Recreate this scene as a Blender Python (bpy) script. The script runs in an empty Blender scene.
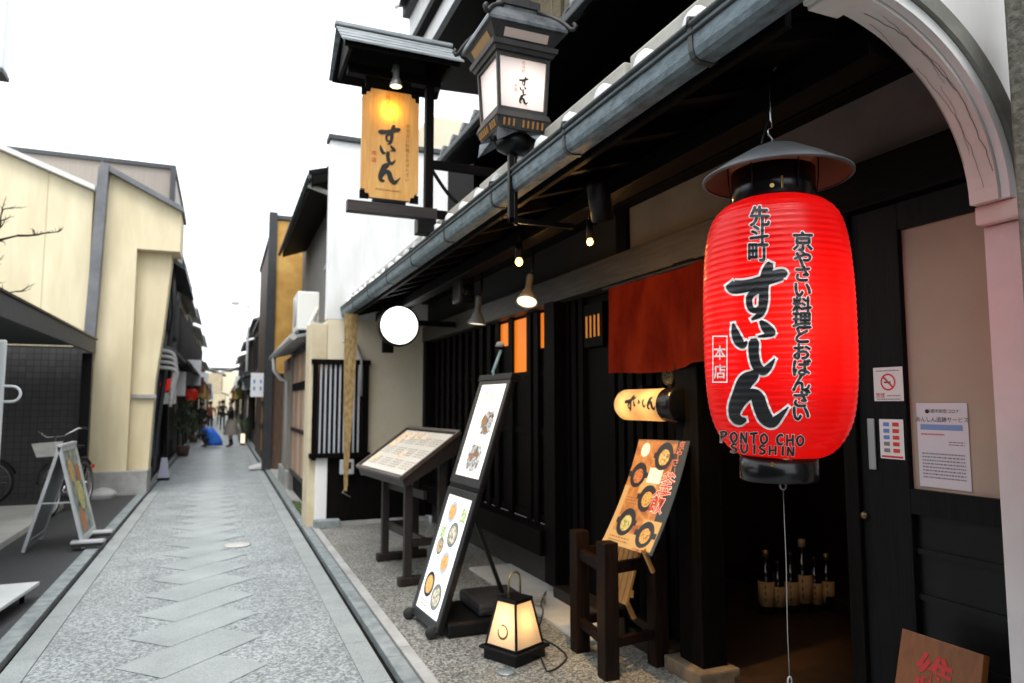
import bpy, bmesh, math, random
from mathutils import Vector, Matrix, Euler
R = math.radians
random.seed(7)
S = bpy.context.scene
COL = S.collection

# ------------------------------------------------------------------ camera, sky, sun, exposure
CAM_H, YAW, PITCH, FPX = 1.5, R(22.42), R(5.10), 700.0
cd = bpy.data.cameras.new('camera')
cam = bpy.data.objects.new('camera', cd)
COL.objects.link(cam)
cam.location = (0, 0, CAM_H)
cam.rotation_euler = (R(90) + PITCH, 0, -YAW)
cd.sensor_width = 36.0
cd.lens = FPX / 1024 * 36
cd.clip_start = 0.02
cd.clip_end = 1500
cd.dof.use_dof = True
cd.dof.focus_distance = 2.45
cd.dof.aperture_fstop = 2.8
S.camera = cam

SUN_EL, SUN_AZ = R(62), R(200)
w = bpy.data.worlds.new('World'); S.world = w; w.use_nodes = True
nt = w.node_tree; nt.nodes.clear()
sky = nt.nodes.new('ShaderNodeTexSky'); sky.sky_type = 'NISHITA'; sky.sun_disc = False
sky.sun_elevation = SUN_EL; sky.sun_rotation = SUN_AZ
sky.air_density = 1.0; sky.dust_density = 6.0; sky.ozone_density = 1.0
hs = nt.nodes.new('ShaderNodeHueSaturation'); hs.inputs['Saturation'].default_value = 0.22
mx = nt.nodes.new('ShaderNodeMixRGB'); mx.inputs[0].default_value = 0.6
mx.inputs[2].default_value = (13.0, 13.6, 14.2, 1)          # even cloud cover
bg = nt.nodes.new('ShaderNodeBackground'); bg.inputs[1].default_value = 0.13
wo = nt.nodes.new('ShaderNodeOutputWorld')
nt.links.new(sky.outputs[0], hs.inputs['Color']); nt.links.new(hs.outputs[0], mx.inputs[1])
nt.links.new(mx.outputs[0], bg.inputs[0]); nt.links.new(bg.outputs[0], wo.inputs[0])
sl = bpy.data.lights.new('sun', 'SUN'); sl.energy = 1.0; sl.angle = R(20); sl.color = (1, .97, .92)
so = bpy.data.objects.new('sun', sl); COL.objects.link(so)
so.rotation_euler = (R(90) - SUN_EL, 0, R(180) - SUN_AZ)
S.view_settings.view_transform = 'Standard'
S.view_settings.look = 'None'
S.view_settings.exposure = 0.8
S.view_settings.gamma = 1.0
S.cycles.use_denoising = True
S.cycles.max_bounces = 8
S.cycles.sample_clamp_indirect = 4.0

# ------------------------------------------------------------------ survey helpers: a direction of sight to a point in the place
_r = Vector((math.cos(YAW), -math.sin(YAW), 0)); _h = Vector((math.sin(YAW), math.cos(YAW), 0)); _u = Vector((0, 0, 1))
_fw = _h * math.cos(PITCH) + _u * math.sin(PITCH); _cu = -_h * math.sin(PITCH) + _u * math.cos(PITCH)
def sight(x, y): return _r * ((x - 512) / FPX) - _cu * ((y - 341.5) / FPX) + _fw
def at(x, y, ax, v):
    d = sight(x, y); o = Vector((0, 0, CAM_H)); return o + d * ((v - o[ax]) / d[ax])

# ------------------------------------------------------------------ materials
MATS = {}
def mat(name, col, rough=.7, col2=None, scale=6, stretch=(1, 1, 1), bump=0, bscale=None, metal=0, spec=.5,
        emit=None, estr=0, detail=4, lo=.35, hi=.65, trans=0, coat=0):
    if name in MATS: return MATS[name]
    m = bpy.data.materials.new(name); m.use_nodes = True; n = m.node_tree.nodes; l = m.node_tree.links
    b = n['Principled BSDF']
    b.inputs['Base Color'].default_value = (*col, 1); b.inputs['Roughness'].default_value = rough
    b.inputs['Metallic'].default_value = metal; b.inputs['Specular IOR Level'].default_value = spec
    if trans: b.inputs['Transmission Weight'].default_value = trans
    if coat: b.inputs['Coat Weight'].default_value = coat
    if emit: b.inputs['Emission Color'].default_value = (*emit, 1); b.inputs['Emission Strength'].default_value = estr
    tc = n.new('ShaderNodeTexCoord'); mp = n.new('ShaderNodeMapping'); mp.inputs['Scale'].default_value = stretch
    l.new(tc.outputs['Object'], mp.inputs['Vector'])
    if col2:
        t = n.new('ShaderNodeTexNoise'); t.inputs['Scale'].default_value = scale; t.inputs['Detail'].default_value = detail
        t.inputs['Roughness'].default_value = .62
        l.new(mp.outputs[0], t.inputs['Vector'])
        r = n.new('ShaderNodeValToRGB'); r.color_ramp.elements[0].position = lo; r.color_ramp.elements[1].position = hi
        r.color_ramp.elements[0].color = (*col, 1); r.color_ramp.elements[1].color = (*col2, 1)
        l.new(t.outputs[0], r.inputs[0]); l.new(r.outputs[0], b.inputs['Base Color'])
    if bump:
        t2 = n.new('ShaderNodeTexNoise'); t2.inputs['Scale'].default_value = bscale or scale * 4; t2.inputs['Detail'].default_value = 5
        l.new(mp.outputs[0], t2.inputs['Vector'])
        bp = n.new('ShaderNodeBump'); bp.inputs['Strength'].default_value = bump; bp.inputs['Distance'].default_value = .01
        l.new(t2.outputs[0], bp.inputs['Height']); l.new(bp.outputs[0], b.inputs['Normal'])
    MATS[name] = m
    return m

VG = (14, 14, 1.2)   # vertical grain
YG = (14, 1.2, 14)   # grain along the street
XG = (1.2, 14, 14)
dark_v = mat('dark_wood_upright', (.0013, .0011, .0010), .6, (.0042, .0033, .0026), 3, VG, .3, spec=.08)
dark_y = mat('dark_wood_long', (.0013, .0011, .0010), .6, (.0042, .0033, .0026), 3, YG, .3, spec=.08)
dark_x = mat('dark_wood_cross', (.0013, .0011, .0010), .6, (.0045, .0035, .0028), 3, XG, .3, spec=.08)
brown_v = mat('brown_wood_upright', (.006, .004, .003), .55, (.018, .011, .007), 3, VG, .3)
brown_y = mat('brown_wood_long', (.007, .0045, .0035), .5, (.02, .012, .008), 3, YG, .3)
stain_b = mat('rack_wood', (.004, .0022, .0015), .5, (.014, .006, .0035), 3, VG, .3, spec=.15)
lint_m = mat('weathered_lintel', (.022, .019, .016), .5, (.055, .046, .036), 3, YG, .25)
black_p = mat('black_paint', (.004, .004, .0045), .35, (.007, .007, .0075), 8, spec=.2)
black_g = mat('black_lacquer', (.004, .004, .005), .22, spec=.4)
steel = mat('galvanised', (.20, .25, .27), .42, (.33, .38, .40), 5, (1, 3, 1), .1, metal=.55)
copper_g = mat('aged_gutter', (.085, .115, .13), .6, (.18, .235, .26), 9, (4, 1.6, 4), .2, metal=.25)
gut_dark = mat('gutter_underside', (.03, .035, .037), .5, (.06, .065, .066), 7, (4, 1.2, 4), .1, metal=.3)
chrome = mat('bright_metal', (.6, .6, .6), .25, metal=1)
plaster_w = mat('white_plaster', (.66, .66, .64), .85, (.82, .82, .82), 2.2, (1.4, 1.4, .35), bump=.05, bscale=40)
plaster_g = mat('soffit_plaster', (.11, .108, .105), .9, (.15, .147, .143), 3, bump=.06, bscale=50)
plaster_b = mat('beige_plaster', (.50, .42, .27), .9, (.62, .54, .38), 2.5, bump=.1, bscale=60)
plaster_c = mat('cream_plaster', (.66, .58, .42), .9, (.73, .66, .50), 1.6, bump=.06, bscale=60)
yellow = mat('yellow_siding', (.62, .54, .35), .8, (.74, .66, .46), 1.6, (1.6, 1, .3), bump=.05, bscale=60)
yellow2 = mat('yellow_plaster', (.58, .50, .32), .85, (.72, .63, .43), 1.7, (1.5, 1, .35), bump=.1, bscale=50)
tin = mat('grey_brown_siding', (.25, .22, .19), .6, (.33, .29, .25), 5, (30, 30, .3), .15)
conc = mat('concrete', (.27, .27, .26), .9, (.38, .38, .37), 4, bump=.15, bscale=80)
pad_m = mat('pale_concrete', (.42, .41, .38), .9, (.52, .51, .48), 3, bump=.1, bscale=80)
asph = mat('asphalt', (.028, .029, .031), .9, (.05, .051, .053), 60, bump=.4, bscale=220, detail=6)
kerb_m = mat('kerb_stone', (.15, .175, .18), .8, (.26, .29, .295), 9, bump=.25, bscale=120, detail=7)
tile_m = mat('roof_tile', (.16, .17, .18), .45, (.34, .35, .36), 6, bump=.12, bscale=30)
tile_d = mat('dark_roof_tile', (.045, .048, .052), .4, (.09, .093, .10), 6, bump=.12, bscale=30)
cap_m = mat('tile_plaster_cap', (.62, .63, .64), .7, (.78, .79, .80), 9, bump=.15, bscale=40)
lead = mat('lamp_roof_metal', (.07, .08, .09), .38, (.22, .24, .26), 9, bump=.1, metal=.5)
lampf = mat('lamp_frame_metal', (.02, .02, .02), .5, (.045, .042, .04), 9, bump=.15, metal=.2)
ink = mat('ink', (.006, .006, .007), .45)
red_ink = mat('red_ink', (.55, .03, .02), .6)
grey_ink = mat('grey_ink', (.18, .18, .2), .6)
blue_ink = mat('blue_ink', (.10, .22, .55), .6)
white_ink = mat('white_ink', (.78, .74, .72), .7)
gold = mat('gold_leaf', (.65, .45, .15), .3, metal=.9)
paper = mat('paper', (.70, .68, .68), .6)
bottle_g = mat('bottle_glass', (.012, .01, .006), .08, coat=.5)
label_m = mat('bottle_label', (.72, .50, .24), .7, (.62, .42, .18), 20)
rubber = mat('rubber', (.012, .012, .012), .7)
skin_m = mat('skin', (.45, .28, .20), .6)
ochre = mat('ochre_wall', (.42, .22, .045), .85, (.60, .36, .10), 2, bump=.1, bscale=40)
plank = mat('weathered_planks', (.30, .17, .09), .8, (.46, .31, .20), 2.5, (7, 7, .7), .3)
bamboo = mat('bamboo_blind', (.16, .13, .08), .8, (.34, .28, .18), 12, (1, 1, 22), .4)
strip_w = mat('mottled_bamboo', (.20, .12, .04), .7, (.42, .29, .12), 30, (1, 1, .5), .2)
noren_m = mat('rust_cloth', (.13, .010, .004), .95, (.23, .022, .007), 5, (1, 1, .5), .25, bscale=300, spec=.0)
dk_grey = mat('dark_siding', (.03, .033, .037), .6, (.055, .06, .065), 4, VG, .15)

def slab_mat():
    m = bpy.data.materials.new('granite_slab'); m.use_nodes = True; n = m.node_tree.nodes; l = m.node_tree.links; b = n['Principled BSDF']
    b.inputs['Roughness'].default_value = .5
    tc = n.new('ShaderNodeTexCoord')
    t = n.new('ShaderNodeTexNoise'); t.inputs['Scale'].default_value = 130; t.inputs['Detail'].default_value = 3
    l.new(tc.outputs['Object'], t.inputs['Vector'])
    r = n.new('ShaderNodeValToRGB'); r.color_ramp.elements[0].position = .36; r.color_ramp.elements[1].position = .62
    r.color_ramp.elements[0].color = (.235, .265, .265, 1); r.color_ramp.elements[1].color = (.34, .372, .37, 1)
    l.new(t.outputs[0], r.inputs[0])
    t3 = n.new('ShaderNodeTexNoise'); t3.inputs['Scale'].default_value = 2.3; t3.inputs['Detail'].default_value = 6
    l.new(tc.outputs['Object'], t3.inputs['Vector'])
    mr = n.new('ShaderNodeMapRange'); mr.inputs['From Min'].default_value = .3; mr.inputs['From Max'].default_value = .7
    mr.inputs['To Min'].default_value = .82; mr.inputs['To Max'].default_value = 1.1; l.new(t3.outputs[0], mr.inputs['Value'])
    mu = n.new('ShaderNodeMixRGB'); mu.blend_type = 'MULTIPLY'; mu.inputs[0].default_value = 1
    l.new(r.outputs[0], mu.inputs[1]); l.new(mr.outputs[0], mu.inputs[2])
    l.new(mu.outputs[0], b.inputs['Base Color'])
    return m
slab_m = slab_mat()

def speckle_mat(name, dk, lt, scale, warm=None):
    m = bpy.data.materials.new(name); m.use_nodes = True; n = m.node_tree.nodes; l = m.node_tree.links; b = n['Principled BSDF']
    b.inputs['Roughness'].default_value = .52
    tc = n.new('ShaderNodeTexCoord')
    v = n.new('ShaderNodeTexVoronoi'); v.inputs['Scale'].default_value = scale; l.new(tc.outputs['Object'], v.inputs['Vector'])
    sp = n.new('ShaderNodeSeparateColor'); l.new(v.outputs['Color'], sp.inputs[0])
    r = n.new('ShaderNodeValToRGB'); r.color_ramp.interpolation = 'LINEAR'
    e = r.color_ramp.elements
    e[0].position = .12; e[0].color = (*dk, 1); e[1].position = .92; e[1].color = (*lt, 1)
    if warm: q = e.new(.55); q.color = (*warm, 1)
    l.new(sp.outputs[0], r.inputs[0])
    t3 = n.new('ShaderNodeTexNoise'); t3.inputs['Scale'].default_value = 1.7; t3.inputs['Detail'].default_value = 6
    l.new(tc.outputs['Object'], t3.inputs['Vector'])
    mr = n.new('ShaderNodeMapRange'); mr.inputs['From Min'].default_value = .3; mr.inputs['From Max'].default_value = .7
    mr.inputs['To Min'].default_value = .78; mr.inputs['To Max'].default_value = 1.1; l.new(t3.outputs[0], mr.inputs['Value'])
    mu = n.new('ShaderNodeMixRGB'); mu.blend_type = 'MULTIPLY'; mu.inputs[0].default_value = 1
    l.new(r.outputs[0], mu.inputs[1]); l.new(mr.outputs[0], mu.inputs[2]); l.new(mu.outputs[0], b.inputs['Base Color'])
    bp = n.new('ShaderNodeBump'); bp.inputs['Strength'].default_value = .35; bp.inputs['Distance'].default_value = .004
    l.new(sp.outputs[0], bp.inputs['Height']); l.new(bp.outputs[0], b.inputs['Normal'])
    return m
speck_m = speckle_mat('speckled_granite', (.125, .147, .152), (.405, .438, .44), 74)
apron_m = speckle_mat('washed_gravel', (.06, .06, .053), (.36, .36, .33), 95, (.19, .188, .165))

def grid_mat(name, c1, mortar, sx, sz):
    m = bpy.data.materials.new(name); m.use_nodes = True; n = m.node_tree.nodes; l = m.node_tree.links; b = n['Principled BSDF']
    tc = n.new('ShaderNodeTexCoord'); mp = n.new('ShaderNodeMapping'); mp.inputs['Rotation'].default_value = (R(90), 0, 0)
    l.new(tc.outputs['Object'], mp.inputs[0])
    k = n.new('ShaderNodeTexBrick'); k.offset = 0; k.inputs['Scale'].default_value = 1; k.inputs['Mortar Size'].default_value = .006
    k.inputs['Brick Width'].default_value = sx; k.inputs['Row Height'].default_value = sz
    k.inputs['Color1'].default_value = (*c1, 1); k.inputs['Color2'].default_value = (*[v * 1.35 for v in c1], 1); k.inputs['Mortar'].default_value = (*mortar, 1)
    l.new(mp.outputs[0], k.inputs['Vector']); l.new(k.outputs[0], b.inputs['Base Color']); b.inputs['Roughness'].default_value = .45
    return m
tilewall_m = grid_mat('small_wall_tiles', (.045, .043, .043), (.02, .02, .02), .1, .1)

def paper_mat(name, col, tcol, mixf=.6, gloss=.15, rough=.4):
    """thin shade that light passes through: diffuse in front, translucent from the lamp inside"""
    m = bpy.data.materials.new(name); m.use_nodes = True; n = m.node_tree.nodes; l = m.node_tree.links
    n.clear(); o = n.new('ShaderNodeOutputMaterial')
    d = n.new('ShaderNodeBsdfDiffuse'); d.inputs[0].default_value = (*col, 1)
    t = n.new('ShaderNodeBsdfTranslucent'); t.inputs[0].default_value = (*tcol, 1)
    a = n.new('ShaderNodeMixShader'); a.inputs[0].default_value = mixf
    g = n.new('ShaderNodeBsdfGlossy'); g.inputs['Roughness'].default_value = rough; g.inputs[0].default_value = (1, 1, 1, 1)
    f = n.new('ShaderNodeFresnel'); f.inputs[0].default_value = 1.45
    k = n.new('ShaderNodeMath'); k.operation = 'MULTIPLY'; k.inputs[1].default_value = gloss / .04 * .35
    c = n.new('ShaderNodeMixShader')
    l.new(d.outputs[0], a.inputs[1]); l.new(t.outputs[0], a.inputs[2])
    l.new(f.outputs[0], k.inputs[0]); l.new(k.outputs[0], c.inputs[0]); l.new(a.outputs[0], c.inputs[1]); l.new(g.outputs[0], c.inputs[2])
    l.new(c.outputs[0], o.inputs[0])
    return m
def glow(name, col, s):
    return mat(name, tuple(min(.8, c) for c in col), .5, emit=col, estr=s)

# ------------------------------------------------------------------ mesh building
OFF = {}
class MB:
    def __init__(s): s.bm = bmesh.new(); s.mi = 0; s.T = Matrix()
    def V(s, p): return s.bm.verts.new(s.T @ Vector(p))
    def face(s, pts, sm=False):
        f = s.bm.faces.new([s.V(p) for p in pts]); f.material_index = s.mi; f.smooth = sm; return f
    def box(s, x0, x1, y0, y1, z0, z1, b=0):
        x0, x1 = min(x0, x1), max(x0, x1); y0, y1 = min(y0, y1), max(y0, y1); z0, z1 = min(z0, z1), max(z0, z1)
        return s.hexa([(x0, y0, z0), (x1, y0, z0), (x1, y1, z0), (x0, y1, z0), (x0, y0, z1), (x1, y0, z1), (x1, y1, z1), (x0, y1, z1)], b)
    def hexa(s, P, b=0):
        v = [s.V(p) for p in P]; fs = []
        for q in ((3, 2, 1, 0), (4, 5, 6, 7), (0, 1, 5, 4), (1, 2, 6, 5), (2, 3, 7, 6), (3, 0, 4, 7)):
            f = s.bm.faces.new([v[i] for i in q]); f.material_index = s.mi; fs.append(f)
        if b:
            es = list({e for f in fs for e in f.edges})
            bmesh.ops.bevel(s.bm, geom=es, offset=b, segments=2, profile=.6, affect='EDGES', clamp_overlap=True)
        return s
    def loft(s, rings, sm=True, close=True, caps=True):
        rv = [[s.V(p) for p in r] for r in rings]; n = len(rv[0])
        for a, c in zip(rv, rv[1:]):
            for i in range(n if close else n - 1):
                j = (i + 1) % n
                f = s.bm.faces.new((a[i], a[j], c[j], c[i])); f.material_index = s.mi; f.smooth = sm
        if caps and close:
            for r, rev in ((rv[0], True), (rv[-1], False)):
                f = s.bm.faces.new(list(reversed(r)) if rev else r); f.material_index = s.mi
        return s
    def lathe(s, prof, c=(0, 0, 0), n=24, caps=True, sm=True, ax='z'):
        rings = []
        for r, z in prof:
            ring = []
            for i in range(n):
                a = 2 * math.pi * i / n
                p = (r * math.cos(a), r * math.sin(a), z)
                if ax == 'x': p = (z, r * math.cos(a), r * math.sin(a))
                if ax == 'y': p = (r * math.sin(a), z, r * math.cos(a))
                ring.append((p[0] + c[0], p[1] + c[1], p[2] + c[2]))
            rings.append(ring)
        return s.loft(rings, sm, True, caps)
    def tube(s, pts, r=.01, n=8, r2=None, sm=True):
        pts = [Vector(p) for p in pts]; rings = []; nrm = None
        for i, p in enumerate(pts):
            t = (pts[min(i + 1, len(pts) - 1)] - pts[max(i - 1, 0)]).normalized()
            if nrm is None:
                nrm = t.cross(Vector((0, 0, 1)) if abs(t.z) < .9 else Vector((1, 0, 0))).normalized()
            nrm = (nrm - t * nrm.dot(t)).normalized(); bn = t.cross(nrm)
            rr = r if r2 is None else r + (r2 - r) * i / (len(pts) - 1)
            rings.append([p + (nrm * math.cos(2 * math.pi * k / n) + bn * math.sin(2 * math.pi * k / n)) * rr for k in range(n)])
        return s.loft(rings, sm)
    def bar(s, p, q, wx, wy, b=0, up=(0, 0, 1)):
        p, q = Vector(p), Vector(q); t = (q - p).normalized(); u = Vector(up)
        if abs(t.dot(u)) > .95: u = Vector((0, 1, 0))
        a = t.cross(u).normalized() * wx / 2; c = a.cross(t).normalized() * wy / 2
        return s.hexa([p - a - c, p + a - c, p + a + c, p - a + c, q - a - c, q + a - c, q + a + c, q - a + c], b)
    def disc(s, c, u, v, r, n=20, rv=None):
        c, u, v = Vector(c), Vector(u).normalized(), Vector(v).normalized(); rv = rv or r
        return s.face([c + u * r * math.cos(2 * math.pi * i / n) + v * rv * math.sin(2 * math.pi * i / n) for i in range(n)])
    def prism(s, poly, axis, a, b, bev=0):
        """poly: list of 2-D points in the plane across `axis`, extruded from a to b"""
        def p3(q, t): return (t, q[0], q[1]) if axis == 0 else (q[0], t, q[1]) if axis == 1 else (q[0], q[1], t)
        return s.loft([[p3(q, a) for q in poly], [p3(q, b) for q in poly]], sm=False)
    def build(s, name, mats, parent=None, loc=None, recalc=True):
        if recalc: bmesh.ops.recalc_face_normals(s.bm, faces=s.bm.faces[:])
        me = bpy.data.meshes.new(name); o = bpy.data.objects.new(name, me); COL.objects.link(o)
        off = Vector(loc) if loc else Vector((0, 0, 0))
        po = OFF.get(parent.name, Vector((0, 0, 0))) if parent else Vector((0, 0, 0))
        if parent: o.parent = parent; o.location = off - po if loc else (0, 0, 0); base = off if loc else po
        else: o.location = off; base = off
        bmesh.ops.translate(s.bm, verts=s.bm.verts[:], vec=-base)
        s.bm.to_mesh(me); s.bm.free()
        for m in (mats if isinstance(mats, (list, tuple)) else [mats]): me.materials.append(m)
        OFF[o.name] = base
        return o
def tag(o, label=None, cat=None, group=None, kind=None):
    if label: o['label'] = label
    if cat: o['category'] = cat
    if group: o['group'] = group
    if kind: o['kind'] = kind
    return o
def thing(name, loc, label, cat, group=None):
    o = bpy.data.objects.new(name, None); COL.objects.link(o); o.location = loc; o.empty_display_size = .1
    OFF[o.name] = Vector(loc)
    return tag(o, label, cat, group)
def box(name, m, parent, *a, b=0): return MB().box(*a, b=b).build(name, m, parent)
def copy_tree(o, parent=None):
    c = o.copy(); COL.objects.link(c); c.parent = parent
    if parent is not None: c.matrix_parent_inverse = o.matrix_parent_inverse.copy()
    for ch in list(o.children): copy_tree(ch, c)
    OFF[c.name] = OFF.get(o.name, Vector())
    return c
def lamp(name, loc, e, col=(1, .75, .45), size=.03, parent=None, spot=None, to=None):
    l = bpy.data.lights.new(name, 'SPOT' if spot else 'POINT'); l.energy = e; l.color = col; l.shadow_soft_size = size
    o = bpy.data.objects.new(name, l); COL.objects.link(o)
    if spot:
        l.spot_size = spot; l.spot_blend = .6
        o.rotation_euler = (Vector(to) - Vector(loc)).to_track_quat('-Z', 'Y').to_euler()
    if parent: o.parent = parent; o.location = Vector(loc) - OFF[parent.name]
    else: o.location = loc
    return o

# ------------------------------------------------------------------ lettering
def glyph_mesh(txt, size, offset=0, vertical=False, spacing=1.0, shear=0):
    cu = bpy.data.curves.new('glyphs', 'FONT'); cu.body = txt; cu.size = size; cu.align_x = 'CENTER'; cu.align_y = 'CENTER'
    cu.offset = offset; cu.resolution_u = 3; cu.shear = shear; cu.space_character = spacing
    o = bpy.data.objects.new('glyphs', cu); COL.objects.link(o)
    me = bpy.data.meshes.new_from_object(o.evaluated_get(bpy.context.evaluated_depsgraph_get()))
    bpy.data.objects.remove(o); bpy.data.curves.remove(cu)
    return me
def add_glyphs(mb, txt, size, f, offset=0, sx=1, shear=0, spacing=1.0):
    """f maps the 2-D point of a glyph to its place on the surface"""
    me = glyph_mesh(txt, size, offset, shear=shear, spacing=spacing)
    bm = bmesh.new(); bm.from_mesh(me)
    mb_fn = getattr(mb, 'cut', None)
    if mb_fn: mb_fn(bm)
    vs = {}
    for fc in bm.faces:
        L = []
        for v in fc.verts:
            if v.index not in vs: vs[v.index] = mb.V(f(v.co.x * sx, v.co.y))
            L.append(vs[v.index])
        try: q = mb.bm.faces.new(L); q.material_index = mb.mi
        except ValueError: pass
    bm.free(); bpy.data.meshes.remove(me)
def catmull(P, k=8):
    out = []
    for i in range(len(P) - 1):
        p0, p1, p2, p3 = P[max(i - 1, 0)], P[i], P[i + 1], P[min(i + 2, len(P) - 1)]
        for j in range(k):
            t = j / k
            out.append(tuple(.5 * (2 * b + (c - a) * t + (2 * a - 5 * b + 4 * c - d) * t * t + (3 * b - a - 3 * c + d) * t ** 3) for a, b, c, d in zip(p0, p1, p2, p3)))
    out.append(P[-1]); return out
# brush strokes (x, y downwards, width) of the four syllables
SU = [[(168, 440, 34), (185, 456, 56), (240, 452, 52), (300, 434, 46), (360, 412, 52), (398, 402, 44), (412, 408, 16)],
      [(345, 352, 22), (336, 372, 40), (322, 410, 44), (315, 460, 40), (313, 520, 40), (300, 570, 30), (262, 596, 8)],
      [(314, 470, 22), (282, 474, 28), (254, 500, 28), (258, 545, 26), (284, 556, 24), (308, 532, 20)]]
I_ = [[(184, 612, 8), (192, 650, 32), (206, 685, 40), (226, 704, 30), (243, 688, 8)],
      [(300, 600, 12), (318, 622, 36), (340, 646, 44), (356, 656, 30), (362, 660, 8)], [(345, 656, 22), (318, 664, 16), (290, 668, 6)]]
SHI = [[(270, 676, 22), (272, 694, 44), (272, 740, 44), (284, 790, 42), (312, 815, 36), (338, 796, 26), (362, 762, 6)]]
N_ = [[(290, 812, 18), (268, 836, 50), (236, 862, 66), (208, 920, 58), (192, 970, 56), (192, 1010, 46), (214, 1026, 40), (240, 1022, 12)],
      [(205, 985, 22), (230, 940, 34), (262, 914, 46), (288, 930, 58), (302, 972, 60), (322, 1014, 60), (352, 1034, 46), (386, 1006, 26), (420, 968, 5)]]
WORD = SU + I_ + SHI + N_
def strokes(mb, ss, f, grow=0.0, across=2):
    for k, s in enumerate(ss):
        c = catmull(s, 8); L = []
        for i, (x, y, wd) in enumerate(c):
            a, b = c[max(i - 1, 0)], c[min(i + 1, len(c) - 1)]
            tx, ty = b[0] - a[0], b[1] - a[1]; n = math.hypot(tx, ty) or 1; tx /= n; ty /= n
            if i == 0: x -= tx * grow; y -= ty * grow
            if i == len(c) - 1: x += tx * grow; y += ty * grow
            h = wd / 2 + grow
            L.append([f(x - ty * h * (1 - 2 * j / across), y + tx * h * (1 - 2 * j / across), k) for j in range(across + 1)])
        for p, q in zip(L, L[1:]):
            for j in range(across): mb.face([p[j], p[j + 1], q[j + 1], q[j]])
def word_on(mb, c, u, v, width, nrm, lift=.0015, ss=WORD):
    """the brush word on a flat board: centre c, u to the right, v upwards"""
    c, u, v, nrm = Vector(c), Vector(u).normalized(), Vector(v).normalized(), Vector(nrm).normalized()
    k = width / 265
    strokes(mb, ss, lambda x, y, i: c + u * (x - 290) * k - v * (y - 694) * k + nrm * (lift + i * .0001))
def flat(c, u, v, nrm, lift):
    c, u, v, nrm = Vector(c), Vector(u).normalized(), Vector(v).normalized(), Vector(nrm).normalized()
    return lambda x, y: c + u * x + v * y + nrm * lift

# ------------------------------------------------------------------ ground and street
def struct(name, mb, m): return tag(mb.build(name, m), kind='structure')
Y0, Y1 = -4, 130
g = MB(); g.face([(-250, -250, -.06), (250, -250, -.06), (250, 400, -.06), (-250, 400, -.06)]); struct('ground', g, asph)
g = MB(); g.box(-9, -1.238, Y0, Y1, -.05, .012); struct('asphalt_strip', g, asph)
g = MB()
g.box(-.951, .757, Y0, Y1, -.05, 0); struct('street', g, speck_m)
g = MB()      # centre slabs cut into a zigzag, joints left open over the paving below
per = .54
y = 4.677 - per * 14
while y < 70:
    a = .004
    g.face([(-.52 + a, y, .004), (-.25, y - .27 + a, .004), (.30 - a, y + .28, .004), (.03, y + .55 - a, .004)])
    y += per
struct('paving_slabs', g, slab_m)
def band(x0, x1, step, z, m, name, jitter=.0, h=.05, top=0):
    g = MB(); y = Y0
    while y < Y1:
        L = step * random.uniform(1 - jitter, 1 + jitter)
        if y > 40: L = 10
        g.box(x0, x1, y + .004, y + L - .004, -.05, z, b=.004 if -1 < y < 20 else 0); y += L
    return struct(name, g, m)
band(.760, .905, .75, .004, slab_m, 'paving_border', .1)
band(-1.09, -.955, .9, .004, slab_m, 'paving_border', .1)
g = MB(); g.box(.905, .945, Y0, Y1, -.055, -.028); g.box(-1.118, -1.09, Y0, Y1, -.055, -.02); struct('drain_channel', g, dark_y)
band(.945, 1.035, .6, .022, kerb_m, 'kerb_stone', .05)
band(-1.235, -1.118, .6, .03, kerb_m, 'kerb_stone', .05)
band(1.045, 1.115, 1.2, .03, conc, 'apron_edging', .05)
g = MB(); g.box(1.118, 2.62, -1, 8.86, -.05, .022); struct('apron', g, apron_m)
g = MB(); g.box(1.04, 2.6, 8.86, Y1, -.05, .02); struct('gutter_strip', g, conc)
g = MB(); g.box(2.1, 2.6, 3.95, 6.1, .0, .04, b=.005); struct('doorstep_slab', g, pad_m)
g = MB(); g.box(-6.5, -2.05, 5.5, 11.9, .0, .08, b=.01); struct('pale_pavement', g, pad_m)
tag(MB().lathe([(.0, .004), (.135, .004), (.14, .008), (.12, .011), (0, .011)], (.2, 8.15, 0), 28, caps=False).build('drain_cover', pad_m, loc=(.2, 8.15, 0)),
    'small round pale metal cover set in the middle of the paved alley', 'drain cover')
o = MB(); o.lathe([(0, .022), (.05, .022), (.055, .03), (.03, .036), (0, .036)], (1.56, 6.2, 0), 20, caps=False)
tag(o.build('access_lid', steel, loc=(1.56, 6.2, .02)), 'small round metal cap in the gravel apron between the menu stand feet', 'lid')
o = MB(); o.lathe([(0, .022), (.05, .022), (.052, .03), (.04, .033), (0, .033)], (1.50, 3.72, 0), 20, caps=False)
tag(o.build('access_lid', steel, loc=(1.50, 3.72, .02)), 'round metal cap in the gravel just in front of the glowing floor lantern', 'lid')

# ------------------------------------------------------------------ the restaurant
FX = 2.5                                     # plane of the ground floor front
rest = thing('restaurant', (2.5, 5, 0), 'dark timber restaurant front with tiled pent roof, lattice windows and red door curtain', 'building')
# frame posts
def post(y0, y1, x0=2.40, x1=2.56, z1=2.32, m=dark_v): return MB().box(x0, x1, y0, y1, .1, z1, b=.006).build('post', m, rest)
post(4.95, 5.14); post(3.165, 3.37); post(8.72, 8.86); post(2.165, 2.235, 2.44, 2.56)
sb = MB(); sb.box(2.34, 2.60, 3.11, 3.44, .02, .10, b=.012); sb.build('stone_footing', mat('footing_stone', (.10, .075, .05), .8, (.2, .15, .1), 14), rest)
sb = MB(); sb.box(2.38, 2.58, 3.44, 4.95, .02, .12, b=.01); sb.build('sill_beam', brown_y, rest)
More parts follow.
